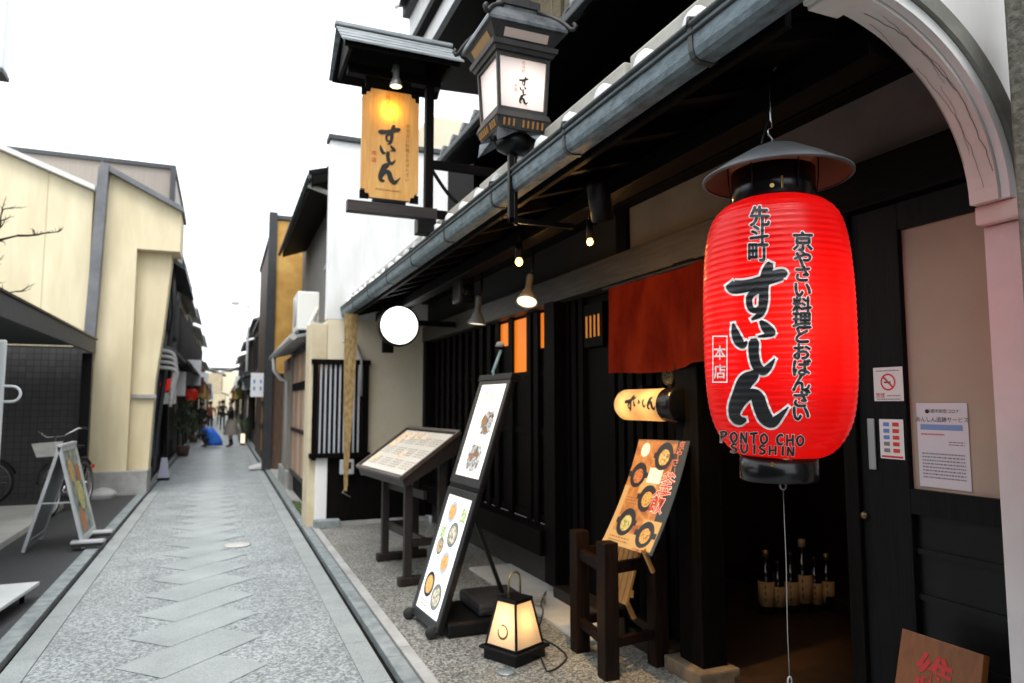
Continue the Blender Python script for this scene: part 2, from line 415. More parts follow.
# lintel, plaster strip, wall plate
MB().box(2.40, 2.55, 2.72, 9.0, 2.305, 2.50, b=.008).build('lintel', lint_m, rest)
MB().box(2.41, 2.55, 1.36, 2.716, 2.305, 2.50, b=.008).build('lintel_shaded_end', dark_y, rest)  # same beam; shade away from the spotlights put into the darker wood
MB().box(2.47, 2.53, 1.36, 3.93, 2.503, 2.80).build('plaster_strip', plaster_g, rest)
MB().box(2.44, 2.56, 3.93, 4.06, 2.503, 2.80).build('post', dark_v, rest)
MB().box(2.47, 2.53, 4.06, 9.0, 2.503, 2.80).build('plaster_strip', mat('near_black_plaster', (.008, .0075, .007), .9), rest)  # near-black stretch of the strip left of the post
MB().box(2.38, 2.58, 1.36, 9.0, 2.803, 2.97, b=.008).build('wall_plate', dark_y, rest)
# lattice bay
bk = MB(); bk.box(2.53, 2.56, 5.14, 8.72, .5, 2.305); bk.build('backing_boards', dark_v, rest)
orange = glow('warm_lit_room', (1.0, .23, .015), .40); amber = glow('dim_lit_room', (1.0, .34, .05), .12)
glass_d = mat('dark_glass', (.01, .009, .008), .12, spec=.6)
for (ya, yb, za, zb, mm) in ((5.25, 5.46, 1.98, 2.28, orange), (5.78, 6.06, 1.74, 2.28, orange), (6.22, 6.44, 2.06, 2.28, orange),
                             (6.66, 6.9, 1.8, 2.26, glass_d), (7.16, 7.4, 1.8, 2.26, glass_d), (7.66, 7.9, 1.8, 2.26, glass_d)):
    f = MB().box(2.522, 2.529, ya, yb, za, zb).build('window_pane', mm, rest)
ys_ = [(5.14, 5.19), (5.46, 5.55), (5.61, 5.70), (6.03, 6.13)]
y = 6.38
while y < 8.70: ys_.append((y, y + .10)); y += .232
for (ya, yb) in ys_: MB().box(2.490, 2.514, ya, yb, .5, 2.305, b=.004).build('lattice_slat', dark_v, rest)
for z in (.52, 1.24, 1.74): MB().box(2.515, 2.53, 5.14, 8.72, z, z + .05).build('rail', dark_y, rest)
MB().box(2.36, 2.52, 5.14, 8.72, .30, .50, b=.008).build('lower_beam', dark_y, rest)
MB().box(2.50, 2.54, 5.14, 8.72, .02, .30).build('skirting', mat('skirt_board', (.012, .011, .010), .6, (.03, .027, .022), 3, YG), rest)
# boarded bay behind the door curtain
bk = MB(); bk.box(2.54, 2.57, 3.37, 4.95, .12, 2.305); bk.build('backing_boards', dark_v, rest)
y = 3.40
while y < 4.92:
    if not (4.27 < y < 4.62): MB().box(2.50, 2.54, y, y + .07, .12, 2.305, b=.003).build('board_batten', dark_v, rest)
    y += .115
vt = MB().box(2.50, 2.535, 4.36, 4.64, 1.92, 2.24).build('vent_window', dark_v, rest)
for k in range(4): MB().box(2.494, 2.499, 4.40 + k * .06, 4.42 + k * .06, 1.99, 2.15).build('lit_slit', amber, vt)
# doorway room
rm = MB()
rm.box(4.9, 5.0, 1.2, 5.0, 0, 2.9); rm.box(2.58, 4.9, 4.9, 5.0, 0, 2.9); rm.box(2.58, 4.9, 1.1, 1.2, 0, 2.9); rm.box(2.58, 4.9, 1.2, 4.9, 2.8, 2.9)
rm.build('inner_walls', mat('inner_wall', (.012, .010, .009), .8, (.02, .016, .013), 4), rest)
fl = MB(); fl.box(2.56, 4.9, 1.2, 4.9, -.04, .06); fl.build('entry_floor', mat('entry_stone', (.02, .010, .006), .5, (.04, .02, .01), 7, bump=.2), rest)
MB().box(3.95, 4.9, 2.2, 4.9, .062, .16, b=.01).build('entry_step', brown_y, rest)
lamp('entry_lamp', (3.7, 3.9, 2.55), 1.4, (1, .5, .18), .06)
# sliding door leaf with white panel
dr = MB()
dr.box(2.46, 2.50, 1.945, 2.165, .06, 2.30, b=.004); dr.box(2.46, 2.50, 1.36, 1.50, .06, 2.30, b=.004)
dr.box(2.462, 2.498, 1.50, 1.945, 2.19, 2.30); dr.box(2.462, 2.498, 1.50, 1.945, 1.08, 1.175); dr.box(2.462, 2.498, 1.50, 1.945, .06, .18)
door = dr.build('sliding_door', mat('door_wood', (.0025, .0025, .003), .55, (.006, .006, .007), 3, VG, .2, spec=.12), rest)
MB().box(2.484, 2.492, 1.50, 1.945, 1.175, 2.19).build('white_panel', mat('door_paper', (.34, .275, .215), .8, (.40, .33, .25), 1.2), door)
lp = MB(); lp.box(2.488, 2.494, 1.50, 1.945, .18, 1.08)
for z in (.36, .56, .76, .93): lp.box(2.478, 2.4875, 1.50, 1.945, z, z + .022)
lp.build('lower_panel', black_p, door)
MB().box(2.452, 2.459, 2.085, 2.12, 1.235, 1.44, b=.003).build('pull_plate', mat('satin_metal', (.32, .33, .33), .35, metal=.8), door)
MB().lathe([(0, -.0), (.013, .0), (.016, -.012), (.01, -.02), (0, -.02)], (2.4595, 2.15, 1.045), 14, caps=False, ax='x').build('knob', mat('dull_brass', (.18, .13, .07), .4, metal=.8), door)
# pent roof
def pent(Ya, Yb):
    bd = MB(); bd.prism([(1.44, 2.635), (2.6, 2.985), (2.6, 3.02), (1.44, 2.67)], 1, Ya, Yb); bd.build('roof_boards', dark_x, rest)
    y = Ya + .1
    while y < Yb:
        r = MB(); r.prism([(1.47, 2.575), (2.44, 2.865), (2.44, 2.925), (1.47, 2.635)], 1, y, y + .06); r.build('rafter', dark_x, rest); y += .42
    f = MB(); f.box(1.45, 1.475, Ya, Yb, 2.575, 2.668); f.build('fascia', dark_y, rest)
    MB().box(1.78, 1.90, Ya, Yb, 2.555, 2.652, b=.006).build('eave_purlin', dark_y, rest)
pent(1.47, 9.1)
def wavy_tiles(name, Ya, Yb, x0, z0, x1, z1, pitch, amp, m, parent, ny=10, nx=None):
    """pantiles: a wave along the eave, a small step for each course up the slope"""
    mb = MB(); L = math.hypot(x1 - x0, z1 - z0); nc = nx or max(2, int(L / .26))
    ys = []; k = int((Yb - Ya) / pitch * ny)
    prof = [(Ya + i * pitch / ny, amp * (max(0, math.cos(2 * math.pi * i / ny)) ** .8 - .35 * max(0, -math.cos(2 * math.pi * i / ny)))) for i in range(k + 1)]
    for c in range(nc):
        t0, t1 = c / nc, (c + 1) / nc + .03
        rows = []
        for t, dz in ((t0, .0), (t0, .036), (t1, .012)):
            x = x0 + (x1 - x0) * t; z = z0 + (z1 - z0) * t + dz
            rows.append([mb.V((x, yy, z + a)) for yy, a in prof])
        for p, q in zip(rows, rows[1:]):
            for i in range(k):
                f = mb.bm.faces.new((p[i], p[i + 1], q[i + 1], q[i])); f.smooth = True
    return mb.build(name, m, parent)
wavy_tiles('roof_tiles', 1.47, 9.05, 1.40, 2.685, 2.58, 3.06, .30, .05, tile_d, rest)
y = 1.25
while y < 9.0:                                # plastered round end of each cover tile
    e = MB(); e.lathe([(.0, -.010), (.048, -.012), (.060, .0), (.058, .03), (.05, .16), (0, .17)], (1.385, y + .25, 2.738), 14, caps=False, ax='x')
    e.build('end_tile', cap_m, rest); y += .30
y = 1.47                                       # long ridge bars bedded behind the first course
while y < 9.0:
    MB().box(1.475, 1.575, y, y + .86, 2.76, 2.90, b=.012).build('snow_bar', mat('bedding_mortar', (.36, .35, .31), .85, (.47, .46, .41), 6, bump=.15), rest); y += .9
# gutter
gt = MB(); n = 9
sec = [(1.342, 2.70), (1.346, 2.622), (1.353, 2.602), (1.372, 2.592), (1.425, 2.592), (1.44, 2.604), (1.446, 2.70)]
gt.prism(sec + [(1.441, 2.70), (1.436, 2.607), (1.424, 2.598), (1.373, 2.598), (1.357, 2.606), (1.350, 2.626), (1.347, 2.70)], 1, .6, 9.25)
gutter = gt.build('gutter', copper_g, rest)
for (x_, z_, r_) in ((1.343, 2.706, .012), (1.340, 2.676, .006)): MB().tube([(x_, .6, z_), (x_, 9.25, z_)], r_, 8).build('gutter_lip', gut_dark, gutter)
y = .85
while y < 9.2:
    b = MB(); b.prism([(q[0] + (q[0] - 1.395) * .08, q[1] + (q[1] - 2.68) * .06) for q in sec], 1, y, y + .022)
    b.tube([(1.333, y + .011, 2.70), (1.335, y + .011, 2.728), (1.40, y + .011, 2.74)], .007, 6)
    b.build('gutter_bracket', gut_dark, gutter); y += .9
hp = MB(); hp.lathe([(.05, 2.50), (.075, 2.56), (.08, 2.68), (.07, 2.70), (.0, 2.70)], (1.38, 9.30, 0), 14); hp.tube([(1.38, 9.30, 2.52), (1.38, 9.30, 2.38), (1.30, 9.26, 2.30), (1.26, 9.24, 2.0)], .03, 10)
hp.build('rain_hopper', copper_g, rest)
# wall between the two eaves, second eave, blinds, upper eave
MB().box(2.56, 2.70, .9, 6.6, 2.99, 7.2).build('upper_wall', dark_y, rest)
for yy in (1.6, 2.9, 4.2, 5.5): MB().box(2.50, 2.565, yy, yy + .13, 3.05, 3.98).build('upper_post', dark_v, rest)
md = MB(); md.prism([(1.93, 3.82), (2.6, 4.03), (2.6, 4.10), (1.93, 3.89)], 1, 1.0, 6.55); md.build('middle_roof', dark_x, rest)
wavy_tiles('middle_roof_tiles', 1.0, 6.55, 1.90, 3.90, 2.58, 4.12, .30, .045, tile_d, rest)
y = 1.2
while y < 6.5:
    MB().lathe([(0, -.01), (.032, -.01), (.038, 0), (.03, .10), (0, .11)], (1.885, y, 3.94), 10, caps=False, ax='x').build('end_tile', tile_m, rest); y += .30
MB().box(2.3, 2.7, 6.603, 7.5, 2.99, 4.2).build('side_bay', dark_y, rest)
MB().box(1.86, 1.91, .9, 6.6, 3.83, 3.885, b=.01).build('middle_gutter', gut_dark, rest)
for (ya, yb) in ((2.30, 3.85), (3.9, 5.45)):
    s_ = MB(); s_.box(1.96, 1.975, ya, yb, 3.96, 4.66)
    for k in range(40): s_.box(1.952, 1.9595, ya, yb, 3.965 + k * .0169, 3.976 + k * .0169)
    for k in range(4): s_.box(1.948, 1.9515, ya + .12 + k * (yb - ya - .25) / 3, ya + .135 + k * (yb - ya - .25) / 3, 3.96, 4.66)
    bl = s_.build('bamboo_blind', bamboo, rest)
    MB().box(1.935, 1.985, ya - .02, yb + .02, 3.92, 3.958, b=.004).build('bottom_rod', brown_y, bl)
ue = MB(); ue.prism([(1.70, 4.66), (2.7, 4.70), (2.7, 5.9), (1.70, 5.42)], 1, .9, 6.6); ue.build('upper_eave', dark_y, rest)
for (xa, xb, za, zb, m_) in ((1.54, 1.695, 5.36, 5.46, dk_grey), (1.61, 1.695, 5.06, 5.357, plaster_w), (1.58, 1.695, 4.98, 5.057, dark_y), (1.65, 1.695, 4.74, 4.977, plaster_w), (1.62, 1.695, 4.64, 4.737, dark_y)):
    MB().box(xa, xb, .9, 6.62, za, zb).build('eave_band', m_, rest)
wavy_tiles('upper_roof_tiles', .9, 6.65, 1.46, 5.37, 2.9, 5.95, .30, .05, tile_d, rest)

# ------------------------------------------------------------------ plaster arch bracket at the near end of the eave
arch = thing('plaster_arch', (2.3, 1.4, 0), 'white plaster arch with moulded edge springing from a pier beside the restaurant door', 'arch')
pm = mat('arch_plaster', (.66, .60, .56), .85, (.76, .71, .67), 3, bump=.08, bscale=40)
cx, cz, a_, b_ = 1.50, 2.12, .648, .53
def el(k, d=0): t = math.pi / 2 * k / 22; return (cx + (a_ + d) * math.sin(t), cz + (b_ + d) * math.cos(t))
rg = MB(); ks = list(range(3, 23))
rg.prism([el(k) for k in ks] + [el(k, .085) for k in reversed(ks)], 1, 1.352, 1.44); rg.build('arch_ring', pm, arch)
rg = MB(); rg.prism([el(k, .012) for k in ks] + [el(k, .045) for k in reversed(ks)], 1, 1.325, 1.350)
rg.build('inner_moulding', plaster_w, arch)
rg = MB(); rg.prism([el(k, .047) for k in ks] + [el(k, .10) for k in reversed(ks)], 1, 1.31, 1.349)
rg.build('outer_moulding', mat('grey_moulding', (.16, .16, .14), .8, (.26, .26, .23), 6, bump=.2), arch)
sp = MB(); sp.prism([el(k, .087) for k in ks] + [(2.9, 2.12), (2.9, 2.95), (el(3, .087)[0], 2.95)], 1, 1.36, 1.435); sp.build('spandrel', plaster_w, arch)
kb = MB(); kb.box(1.495, 1.60, 1.32, 1.448, 2.632, 2.84, b=.008); kb.box(1.48, 1.612, 1.31, 1.455, 2.68, 2.72, b=.008); kb.box(1.51, 1.625, 1.325, 1.445, 2.62, 2.645, b=.006)
kb.tube([(1.55 + .03 * math.cos(t * .5) * (1 - t / 22), 1.316, 2.76 + .03 * math.sin(t * .5) * (1 - t / 22)) for t in range(20)], .007, 6)
kb.build('keystone', pm, arch)
pr = MB(); pr.box(2.205, 2.60, 1.20, 1.44, 0, 2.055, b=.006); pier = pr.build('pier', mat('pier_plaster', (.62, .60, .60), .85, (.72, .70, .70), 2.5, bump=.08, bscale=40), arch)
MB().box(2.175, 2.60, 1.19, 1.445, 2.058, 2.118, b=.008).build('impost', pm, arch)
st = MB(); st.box(1.955, 2.19, 1.085, 1.185, 0, 2.9, b=.008)
tag(st.build('stone_pilaster', mat('rough_stone', (.08, .08, .062), .9, (.17, .17, .14), 40, bump=.5, bscale=90), loc=(2.05, 1.13, 0)), 'rough grey green stone pilaster at the right edge in front of the plaster arch', 'pilaster')
cr = MB()                                     # cracks in the old plaster of the arch soffit
def crack(pts, wd):
    for (p, q) in zip(pts, pts[1:]):
        def P(k, yy): e = el(k, -.0012); return Vector((e[0], yy, e[1]))
        cr.face([P(p[0], p[1]), P(q[0], q[1]), P(q[0], q[1] + wd), P(p[0], p[1] + wd)])
rr = random.Random(3)
for (k0, k1, y0_, sl_, wd) in ((4, 20, 1.40, -.0012, .003), (5, 19, 1.42, .0004, .002), (8, 15, 1.385, -.001, .002), (10, 21, 1.425, -.0008, .0018), (5, 12, 1.375, .001, .0016), (12, 18, 1.40, .0008, .0014)):
    pts = []; k = k0; yv = y0_
    while k < k1: pts.append((k, min(1.436, max(1.356, yv)))); k += .35; yv += sl_ + rr.uniform(-.0035, .0035)
    crack(pts, wd)
cr.build('plaster_crack', mat('crack_line', (.25, .21, .18), .95), arch, recalc=False)

# ------------------------------------------------------------------ white walled neighbour
nb = thing('white_house', (1.7, 9, 0), 'white plastered house with barred window standing just past the dark restaurant', 'house')
MB().box(1.17, 3.2, 8.90, 9.06, 2.56, 4.86).build('upper_wall', plaster_w, nb)
MB().box(1.14, 3.25, 8.86, 9.10, 4.863, 4.93, b=.01).build('wall_cap', dk_grey, nb)
MB().box(2.5, 5, 9.062, 10.9, 2.3, 5.45).build('rear_wall', plaster_c, nb)
lw = MB(); lw.box(1.19, 2.46, 8.90, 9.40, .86, 2.555); lw.build('lower_wall', plaster_c, nb)
MB().box(.985, 1.187, 8.905, 9.42, .02, 2.50, b=.01).build('corner_pillar', plaster_b, nb)
MB().box(1.075, 1.215, 8.86, 8.90, .02, .858, b=.004).build('white_pilaster', plaster_w, nb)
MB().box(1.217, 2.46, 8.875, 9.3, .02, .845, b=.004).build('dark_wainscot', dark_v, nb)
MB().box(1.08, 2.5, 8.84, 8.872, .022, .07).build('base_board', conc, nb)
MB().box(1.06, 1.36, 8.70, 8.855, .02, .115, b=.012).build('foot_block', kerb_m, nb)
wf = MB()
for q in ((1.02, 1.075, .82, 2.03), (1.63, 1.70, .82, 2.03)): wf.box(q[0], q[1], 8.84, 8.895, q[2], q[3])
wf.box(1.0, 1.72, 8.835, 8.897, 1.99, 2.05); wf.box(.99, 1.73, 8.80, 8.898, .845, .90)
win = wf.build('barred_window', dark_v, nb)
MB().box(1.075, 1.63, 8.890, 8.897, .90, 1.99).build('window_pane', glass_d, win)
for k in range(9):
    MB().box(1.105 + k * .058, 1.127 + k * .058, 8.86, 8.88, .90, 1.99, b=.003).build('window_bar', mat('pale_bar', (.42, .45, .50), .5), win)
# drain board hanging from the end of the gutter
ds = MB(); ds.prism([(1.30, 2.56), (1.46, 2.56), (1.42, 1.5), (1.365, .50), (1.335, .50), (1.31, 1.5)], 1, 8.30, 8.33)
tag(ds.build('bamboo_strip', strip_w, loc=(1.38, 8.31, 2.55)), 'long tapering mottled brown bamboo strip hanging before the barred window', 'hanging strip')
mt = thing('electric_meter', (1.44, 8.86, .72), 'pale grey electric meter box on the dark wainscot below the barred window', 'meter')
MB().box(1.36, 1.53, 8.80, 8.874, .64, .82, b=.012).build('case', mat('meter_plastic', (.45, .46, .46), .5), mt)
MB().box(1.40, 1.49, 8.794, 8.7995, .71, .79).build('dial_window', glass_d, mt)
MB().tube([(1.45, 8.84, .64), (1.46, 8.85, .5), (1.40, 8.85, .42), (1.5, 8.85, .36)], .008, 6).build('cable', conc, mt)
mt = thing('outlet_box', (1.7, 8.86, .66), 'low grey outlet box on the dark wainscot right of the electric meter', 'outlet')
MB().box(1.62, 1.80, 8.82, 8.874, .62, .72, b=.012).build('case', mat('box_plastic', (.22, .23, .24), .5), mt)
MB().box(1.69, 1.75, 8.814, 8.8195, .645, .695).build('socket', black_p, mt)
MB().tube([(1.22, 9.2, 2.35), (1.3, 8.95, 2.30), (1.52, 8.87, 2.25), (1.60, 8.86, 2.05), (1.60, 8.87, 1.6)], .03, 10).build('drain_pipe', mat('grey_pipe', (.42, .42, .40), .5), nb)

# ------------------------------------------------------------------ plank lean-to and the house behind it
sh = thing('plank_shed', (1.3, 11.5, 0), 'weathered plank lean-to shed with small tin roof under an air conditioner', 'shed')
pw = MB(); yy = 9.75
pi_ = 0
while yy < 12.7: pw.mi = (pi_ * 7 // 3) % 3; pw.box(1.14 - .006 * (pi_ % 2), 1.17, yy, yy + .15, .35, 2.32); yy += .165; pi_ += 1
pw.build('plank_wall', [plank, mat('weathered_planks_pale', (.36, .27, .21), .8, (.50, .41, .34), 2.5, (7, 7, .7), .3), mat('weathered_planks_red', (.26, .13, .07), .8, (.40, .25, .16), 2.5, (7, 7, .7), .3)], sh)
MB().box(1.175, 1.20, 9.75, 12.75, .02, 2.4).build('backing', dark_v, sh)
for z in (.34, 1.05, 2.3): MB().box(1.11, 1.139, 9.73, 12.75, z, z + .055).build('batten', brown_y, sh)
MB().box(1.105, 1.139, 9.9, 12.6, 1.72, 1.84).build('dark_band', dark_y, sh)
MB().box(1.10, 1.19, 12.75, 12.85, .02, 2.4).build('corner_post', mat('grey_post', (.2, .19, .18), .8), sh)
rf = MB(); rf.prism([(.84, 2.36), (2.2, 2.66), (2.2, 2.70), (.84, 2.40)], 1, 9.5, 14.0); rf.build('tin_roof', mat('tin_sheet', (.20, .22, .23), .5, (.34, .36, .37), 5, metal=.4), sh)
MB().tube([(.83, 9.5, 2.38), (.83, 14, 2.36)], .045, 10).build('eave_gutter', mat('pale_gutter', (.38, .38, .37), .5), sh)
MB().tube([(.83, 13.2, 2.34), (.84, 13.2, 2.1), (.95, 13.2, 1.95), (1.06, 13.2, 1.9), (1.08, 13.2, .1)], .035, 10).build('down_pipe', mat('pale_gutter', (.3, .3, .3)), sh)
MB().box(1.12, 2.0, 12.9, 14.6, .02, 2.35).build('recess_wall', mat('plum_wall', (.10, .055, .06), .8, (.16, .09, .09), 3), sh)
MB().box(1.09, 1.118, 13.1, 14.2, .35, 2.1).build('side_door', mat('old_door', (.20, .17, .12), .7, (.30, .26, .19), 3, VG), sh)
MB().box(1.06, 1.15, 12.9, 14.6, .02, .34, b=.01).build('stone_base', conc, sh)
ac = thing('air_conditioner', (1.35, 11.2, 2.6), 'white air conditioner outdoor unit standing on the tin lean-to roof', 'air conditioner')
MB().box(.99, 1.30, 10.75, 11.5, 2.60, 3.18, b=.02).build('case', mat('ac_white', (.70, .70, .66), .5), ac)
MB().lathe([(.0, 0), (.21, 0), (.22, -.012), (.18, -.016), (0, -.016)], (.9895, 11.1, 2.89), 24, caps=False, ax='x').build('fan_grille', mat('ac_grey', (.4, .4, .4), .6), ac)
for yy in (10.8, 11.35): MB().box(1.02, 1.28, yy, yy + .06, 2.43, 2.60).build('foot', black_p, ac)
hz = MB()
for k in range(3): hz.tube([(1.24, 10.74, 2.75 + k * .05), (1.26, 10.58, 2.85 + k * .03), (1.20, 10.50, 2.80), (1.12, 10.45, 2.60 + k * .02), (1.22, 10.1, 2.54)], .022, 8)
hz.build('hose', mat('hose_ivory', (.62, .60, .55), .6), ac)
oh = thing('ochre_house', (1.9, 15, 0), 'grey boarded house with dark tiled eave and ochre end wall behind the lean-to', 'house')
MB().box(1.62, 5, 11.0, 16.7, 2.4, 5.2).build('boarded_wall', mat('grey_boards', (.16, .15, .14), .8, (.28, .27, .25), 3, (9, 9, .6), .3), oh)
rf = MB(); rf.prism([(1.12, 4.72), (2.9, 5.35), (2.9, 5.48), (1.12, 4.84)], 1, 10.4, 16.0); rf.build('roof_boards', dark_x, oh)
wavy_tiles('roof_tiles', 10.4, 16.0, 1.06, 4.84, 2.9, 5.50, .30, .05, tile_d, oh)
MB().tube([(1.06, 10.3, 4.80), (1.06, 16, 4.78)], .035, 10).build('eave_gutter', gut_dark, oh)
MB().tube([(1.08, 10.6, 4.76), (1.4, 10.6, 4.66), (1.8, 10.6, 4.62), (2.4, 10.6, 4.6)], .04, 8).build('bracket_pipe', mat('pale_gutter', (.3, .3, .3)), oh)
MB().box(2.3, 2.6, 10.9, 11.3, 5.4, 6.0, b=.01).build('chimney', conc, oh)
MB().box(1.50, 1.74, 11.4, 11.9, 3.7, 3.80, b=.01).build('vent_hood', steel, oh)
tw = thing('ochre_tower', (1.6, 17.5, 0), 'tall narrow house with ochre end wall and black corner post', 'house')
MB().box(1.02, 4, 17.0, 24, 0, 5.8).build('street_wall', mat('tower_wall', (.05, .028, .015), .7, (.11, .062, .034), 3, VG), tw)
MB().box(1.06, 3.4, 16.95, 16.998, 2.2, 5.78).build('end_wall', ochre, tw)
MB().box(.87, 1.055, 16.85, 17.04, .02, 5.95, b=.01).build('corner_post', mat('black_steel_post', (.012, .013, .015), .5, (.024, .025, .028), 4), tw)
MB().box(.98, 4.2, 16.9, 24.1, 5.803, 5.9).build('flat_roof', dk_grey, tw)
MB().box(.98, 1.015, 17.6, 20.0, .3, 2.1).build('ochre_door', mat('ochre_timber', (.40, .19, .04), .7, (.52, .27, .07), 3, VG), tw)
for z in (.9, 1.5): MB().box(.962, .979, 17.6, 20.0, z, z + .08).build('door_rail', brown_y, tw)
sg = thing('square_sign', (.72, 16.93, 1.9), 'white square sign panel with small dark marks on the black corner post', 'sign')
MB().box(.58, .86, 16.90, 16.96, 1.66, 2.20, b=.008).build('panel', mat('sign_white', (.72, .73, .75), .5), sg)
m_ = MB()
for (dx, dz) in ((.06, .28), (.06, .12), (.2, .28), (.2, .12)): m_.box(.58 + dx, .62 + dx, 16.894, 16.899, 1.72 + dz - .03, 1.72 + dz + .05)
for ch in range(4):
    dx, dz = ((.06, .28), (.06, .12), (.2, .28), (.2, .12))[ch]
    pass
m_.build('marks', blue_ink, sg)
MB().box(.80, .869, 16.96, 17.0, 1.88, 1.96).build('bracket', black_p, sg)

# ------------------------------------------------------------------ machiya along both sides further down the alley
def machiya(x, side, ya, yb, h, h1, wallm, roofm, label, lower=dark_v, seed=1, set2=.35, far=False):
    """side -1: stands left of the alley (front faces +X); +1 right"""
    rn = random.Random(seed); s = side
    t = thing('townhouse', (x + s * .5, ya, 0), label, 'house')
    def B(x0, x1, *a, b=0): return MB().box(x + s * x0, x + s * x1, *a, b=b)
    B(.0, 4, ya + .03, yb - .03, 0, h1).build('ground_floor_wall', lower, t)
    B(set2, 4, ya + .03, yb - .03, h1, h).build('upper_wall', wallm, t)
    rf = MB(); rf.prism([(x - s * .45, h1 - .12), (x + s * (set2 + .02), h1 + .22), (x + s * (set2 + .02), h1 + .28), (x - s * .45, h1 - .06)], 1, ya, yb); rf.build('lower_eave', roofm, t)
    rf = MB(); rf.prism([(x - s * .30 + s * set2 * .6, h - .12), (x + s * 2.3, h + .75), (x + s * 4.3, h), (x + s * 4.3, h - .06), (x + s * 2.3, h + .62), (x - s * .30 + s * set2 * .6, h - .2)], 1, ya - .05, yb + .05); rf.build('roof', roofm, t)
    MB().tube([(x - s * .46, ya, h1 - .10), (x - s * .46, yb, h1 - .10)], .04, 8).build('eave_gutter', gut_dark, t)
    MB().tube([(x - s * .06, ya + .12, h1 - .1), (x - s * .06, ya + .12, .05)], .035, 8).build('down_pipe', gut_dark, t)
    n = max(1, int((yb - ya) / 2.2))
    for k in range(n):
        yc = ya + (k + .5) * (yb - ya) / n; hw = (yb - ya) / n * .34
        w_ = B(set2 - .04, set2 - .003, yc - hw, yc + hw, h1 + .5, h - .45).build('upper_window', dark_v if rn.random() < .6 else brown_v, t)
        for q in range(7):
            yy = yc - hw + (q + .5) * 2 * hw / 7
            B(set2 - .07, set2 - .043, yy - .02, yy + .02, h1 + .5, h - .45).build('bar', brown_v, w_)
        if rn.random() < .55:
            d = B(-.03, -.003, yc - hw, yc + hw, .15, 2.05).build('sliding_door', brown_v if rn.random() < .5 else lint_m, t)
            B(-.04, -.032, yc - hw * .8, yc - .03, .9, 1.9).build('pane', glass_d, d); B(-.04, -.032, yc + .03, yc + hw * .8, .9, 1.9).build('pane', glass_d, d)
        else:
            d = B(-.05, -.003, yc - hw, yc + hw, .6, 2.0).build('lattice_window', dark_v, t)
            for q in range(8):
                yy = yc - hw + (q + .5) * 2 * hw / 8
                B(-.08, -.053, yy - .025, yy + .025, .6, 2.0).build('bar', brown_v, d)
    return t
w_tan = mat('tan_plaster', (.40, .33, .22), .9, (.48, .40, .28), 2); w_grey = mat('grey_plaster', (.30, .30, .29), .9, (.38, .38, .37), 2)
w_cream = plaster_c; w_dark = mat('smoked_boards', (.04, .036, .032), .8, (.08, .07, .06), 3, VG); w_red = mat('reddish_boards', (.16, .09, .055), .8, (.24, .14, .09), 3, VG)
machiya(1.12, 1, 24.2, 29.5, 4.5, 2.5, w_grey, tile_d, 'low grey townhouse just beyond the ochre tower on the right', w_dark, 3)
machiya(1.10, 1, 29.5, 35.0, 5.0, 2.6, w_tan, tile_d, 'tan plastered townhouse behind the low grey one on the right', brown_v, 4)
machiya(1.15, 1, 35.0, 41.0, 5.2, 2.6, w_cream, tile_m, 'cream townhouse in the middle of the right hand row', lint_m, 5)
machiya(1.10, 1, 41.0, 48.0, 5.0, 2.6, w_red, tile_d, 'reddish boarded townhouse far down the right hand row', w_dark, 6)
machiya(1.20, 1, 48.0, 56.0, 5.6, 2.7, w_cream, tile_m, 'tall cream townhouse near the far end of the right row', w_tan, 7)
machiya(1.15, 1, 56.0, 66.0, 5.2, 2.7, w_tan, tile_m, 'pale tan townhouse close to the far end of the right row', plaster_b, 8)
machiya(1.2, 1, 66.0, 80.0, 5.8, 2.7, w_cream, tile_m, 'last cream townhouse at the far right end of the alley', plaster_c, 9)
machiya(-1.25, -1, 18.65, 23.4, 5.3, 2.6, w_dark, tile_d, 'smoke blackened townhouse just beyond the corrugated building', dark_v, 12, .1)
machiya(-1.25, -1, 23.4, 28.6, 5.9, 2.6, w_red, tile_d, 'reddish brown townhouse behind the blackened one on the left', w_dark, 13)
machiya(-1.25, -1, 28.6, 35, 5.6, 2.6, w_tan, tile_d, 'tan townhouse with lattice in the middle of the left row', brown_v, 14)
machiya(-1.25, -1, 35, 42, 6.0, 2.6, w_cream, tile_m, 'cream townhouse past the middle of the left row', lint_m, 15)
machiya(-1.3, -1, 42, 51, 5.8, 2.6, w_tan, tile_m, 'tan plaster townhouse far along the left row', w_tan, 16)
machiya(-1.3, -1, 51, 62, 6.2, 2.6, w_cream, tile_m, 'pale townhouse near the far end of the left row', plaster_c, 17)
machiya(-1.35, -1, 62, 80, 5.0, 2.6, plaster_b, tile_m, 'last beige townhouse at the far left end of the alley', plaster_b, 18)
eb = thing('apartment_block', (0, 118, 0), 'pale block closing the far end of the alley', 'building')
MB().box(-9, 8, 118, 126, 0, 6).build('wall', plaster_c, eb)
for zz in (1.0, 3.2, 5.2):
    for k in range(8): MB().box(-7.6 + k * 2, -6.4 + k * 2, 117.95, 117.998, zz, zz + 1.2).build('window', mat('haze_pale_pane', (.40, .40, .38), .6), eb)  # far haze put into the pale pane colour
MB().box(-9.2, 8.2, 117.8, 126.2, 7.0, 7.2).build('parapet', conc, eb)

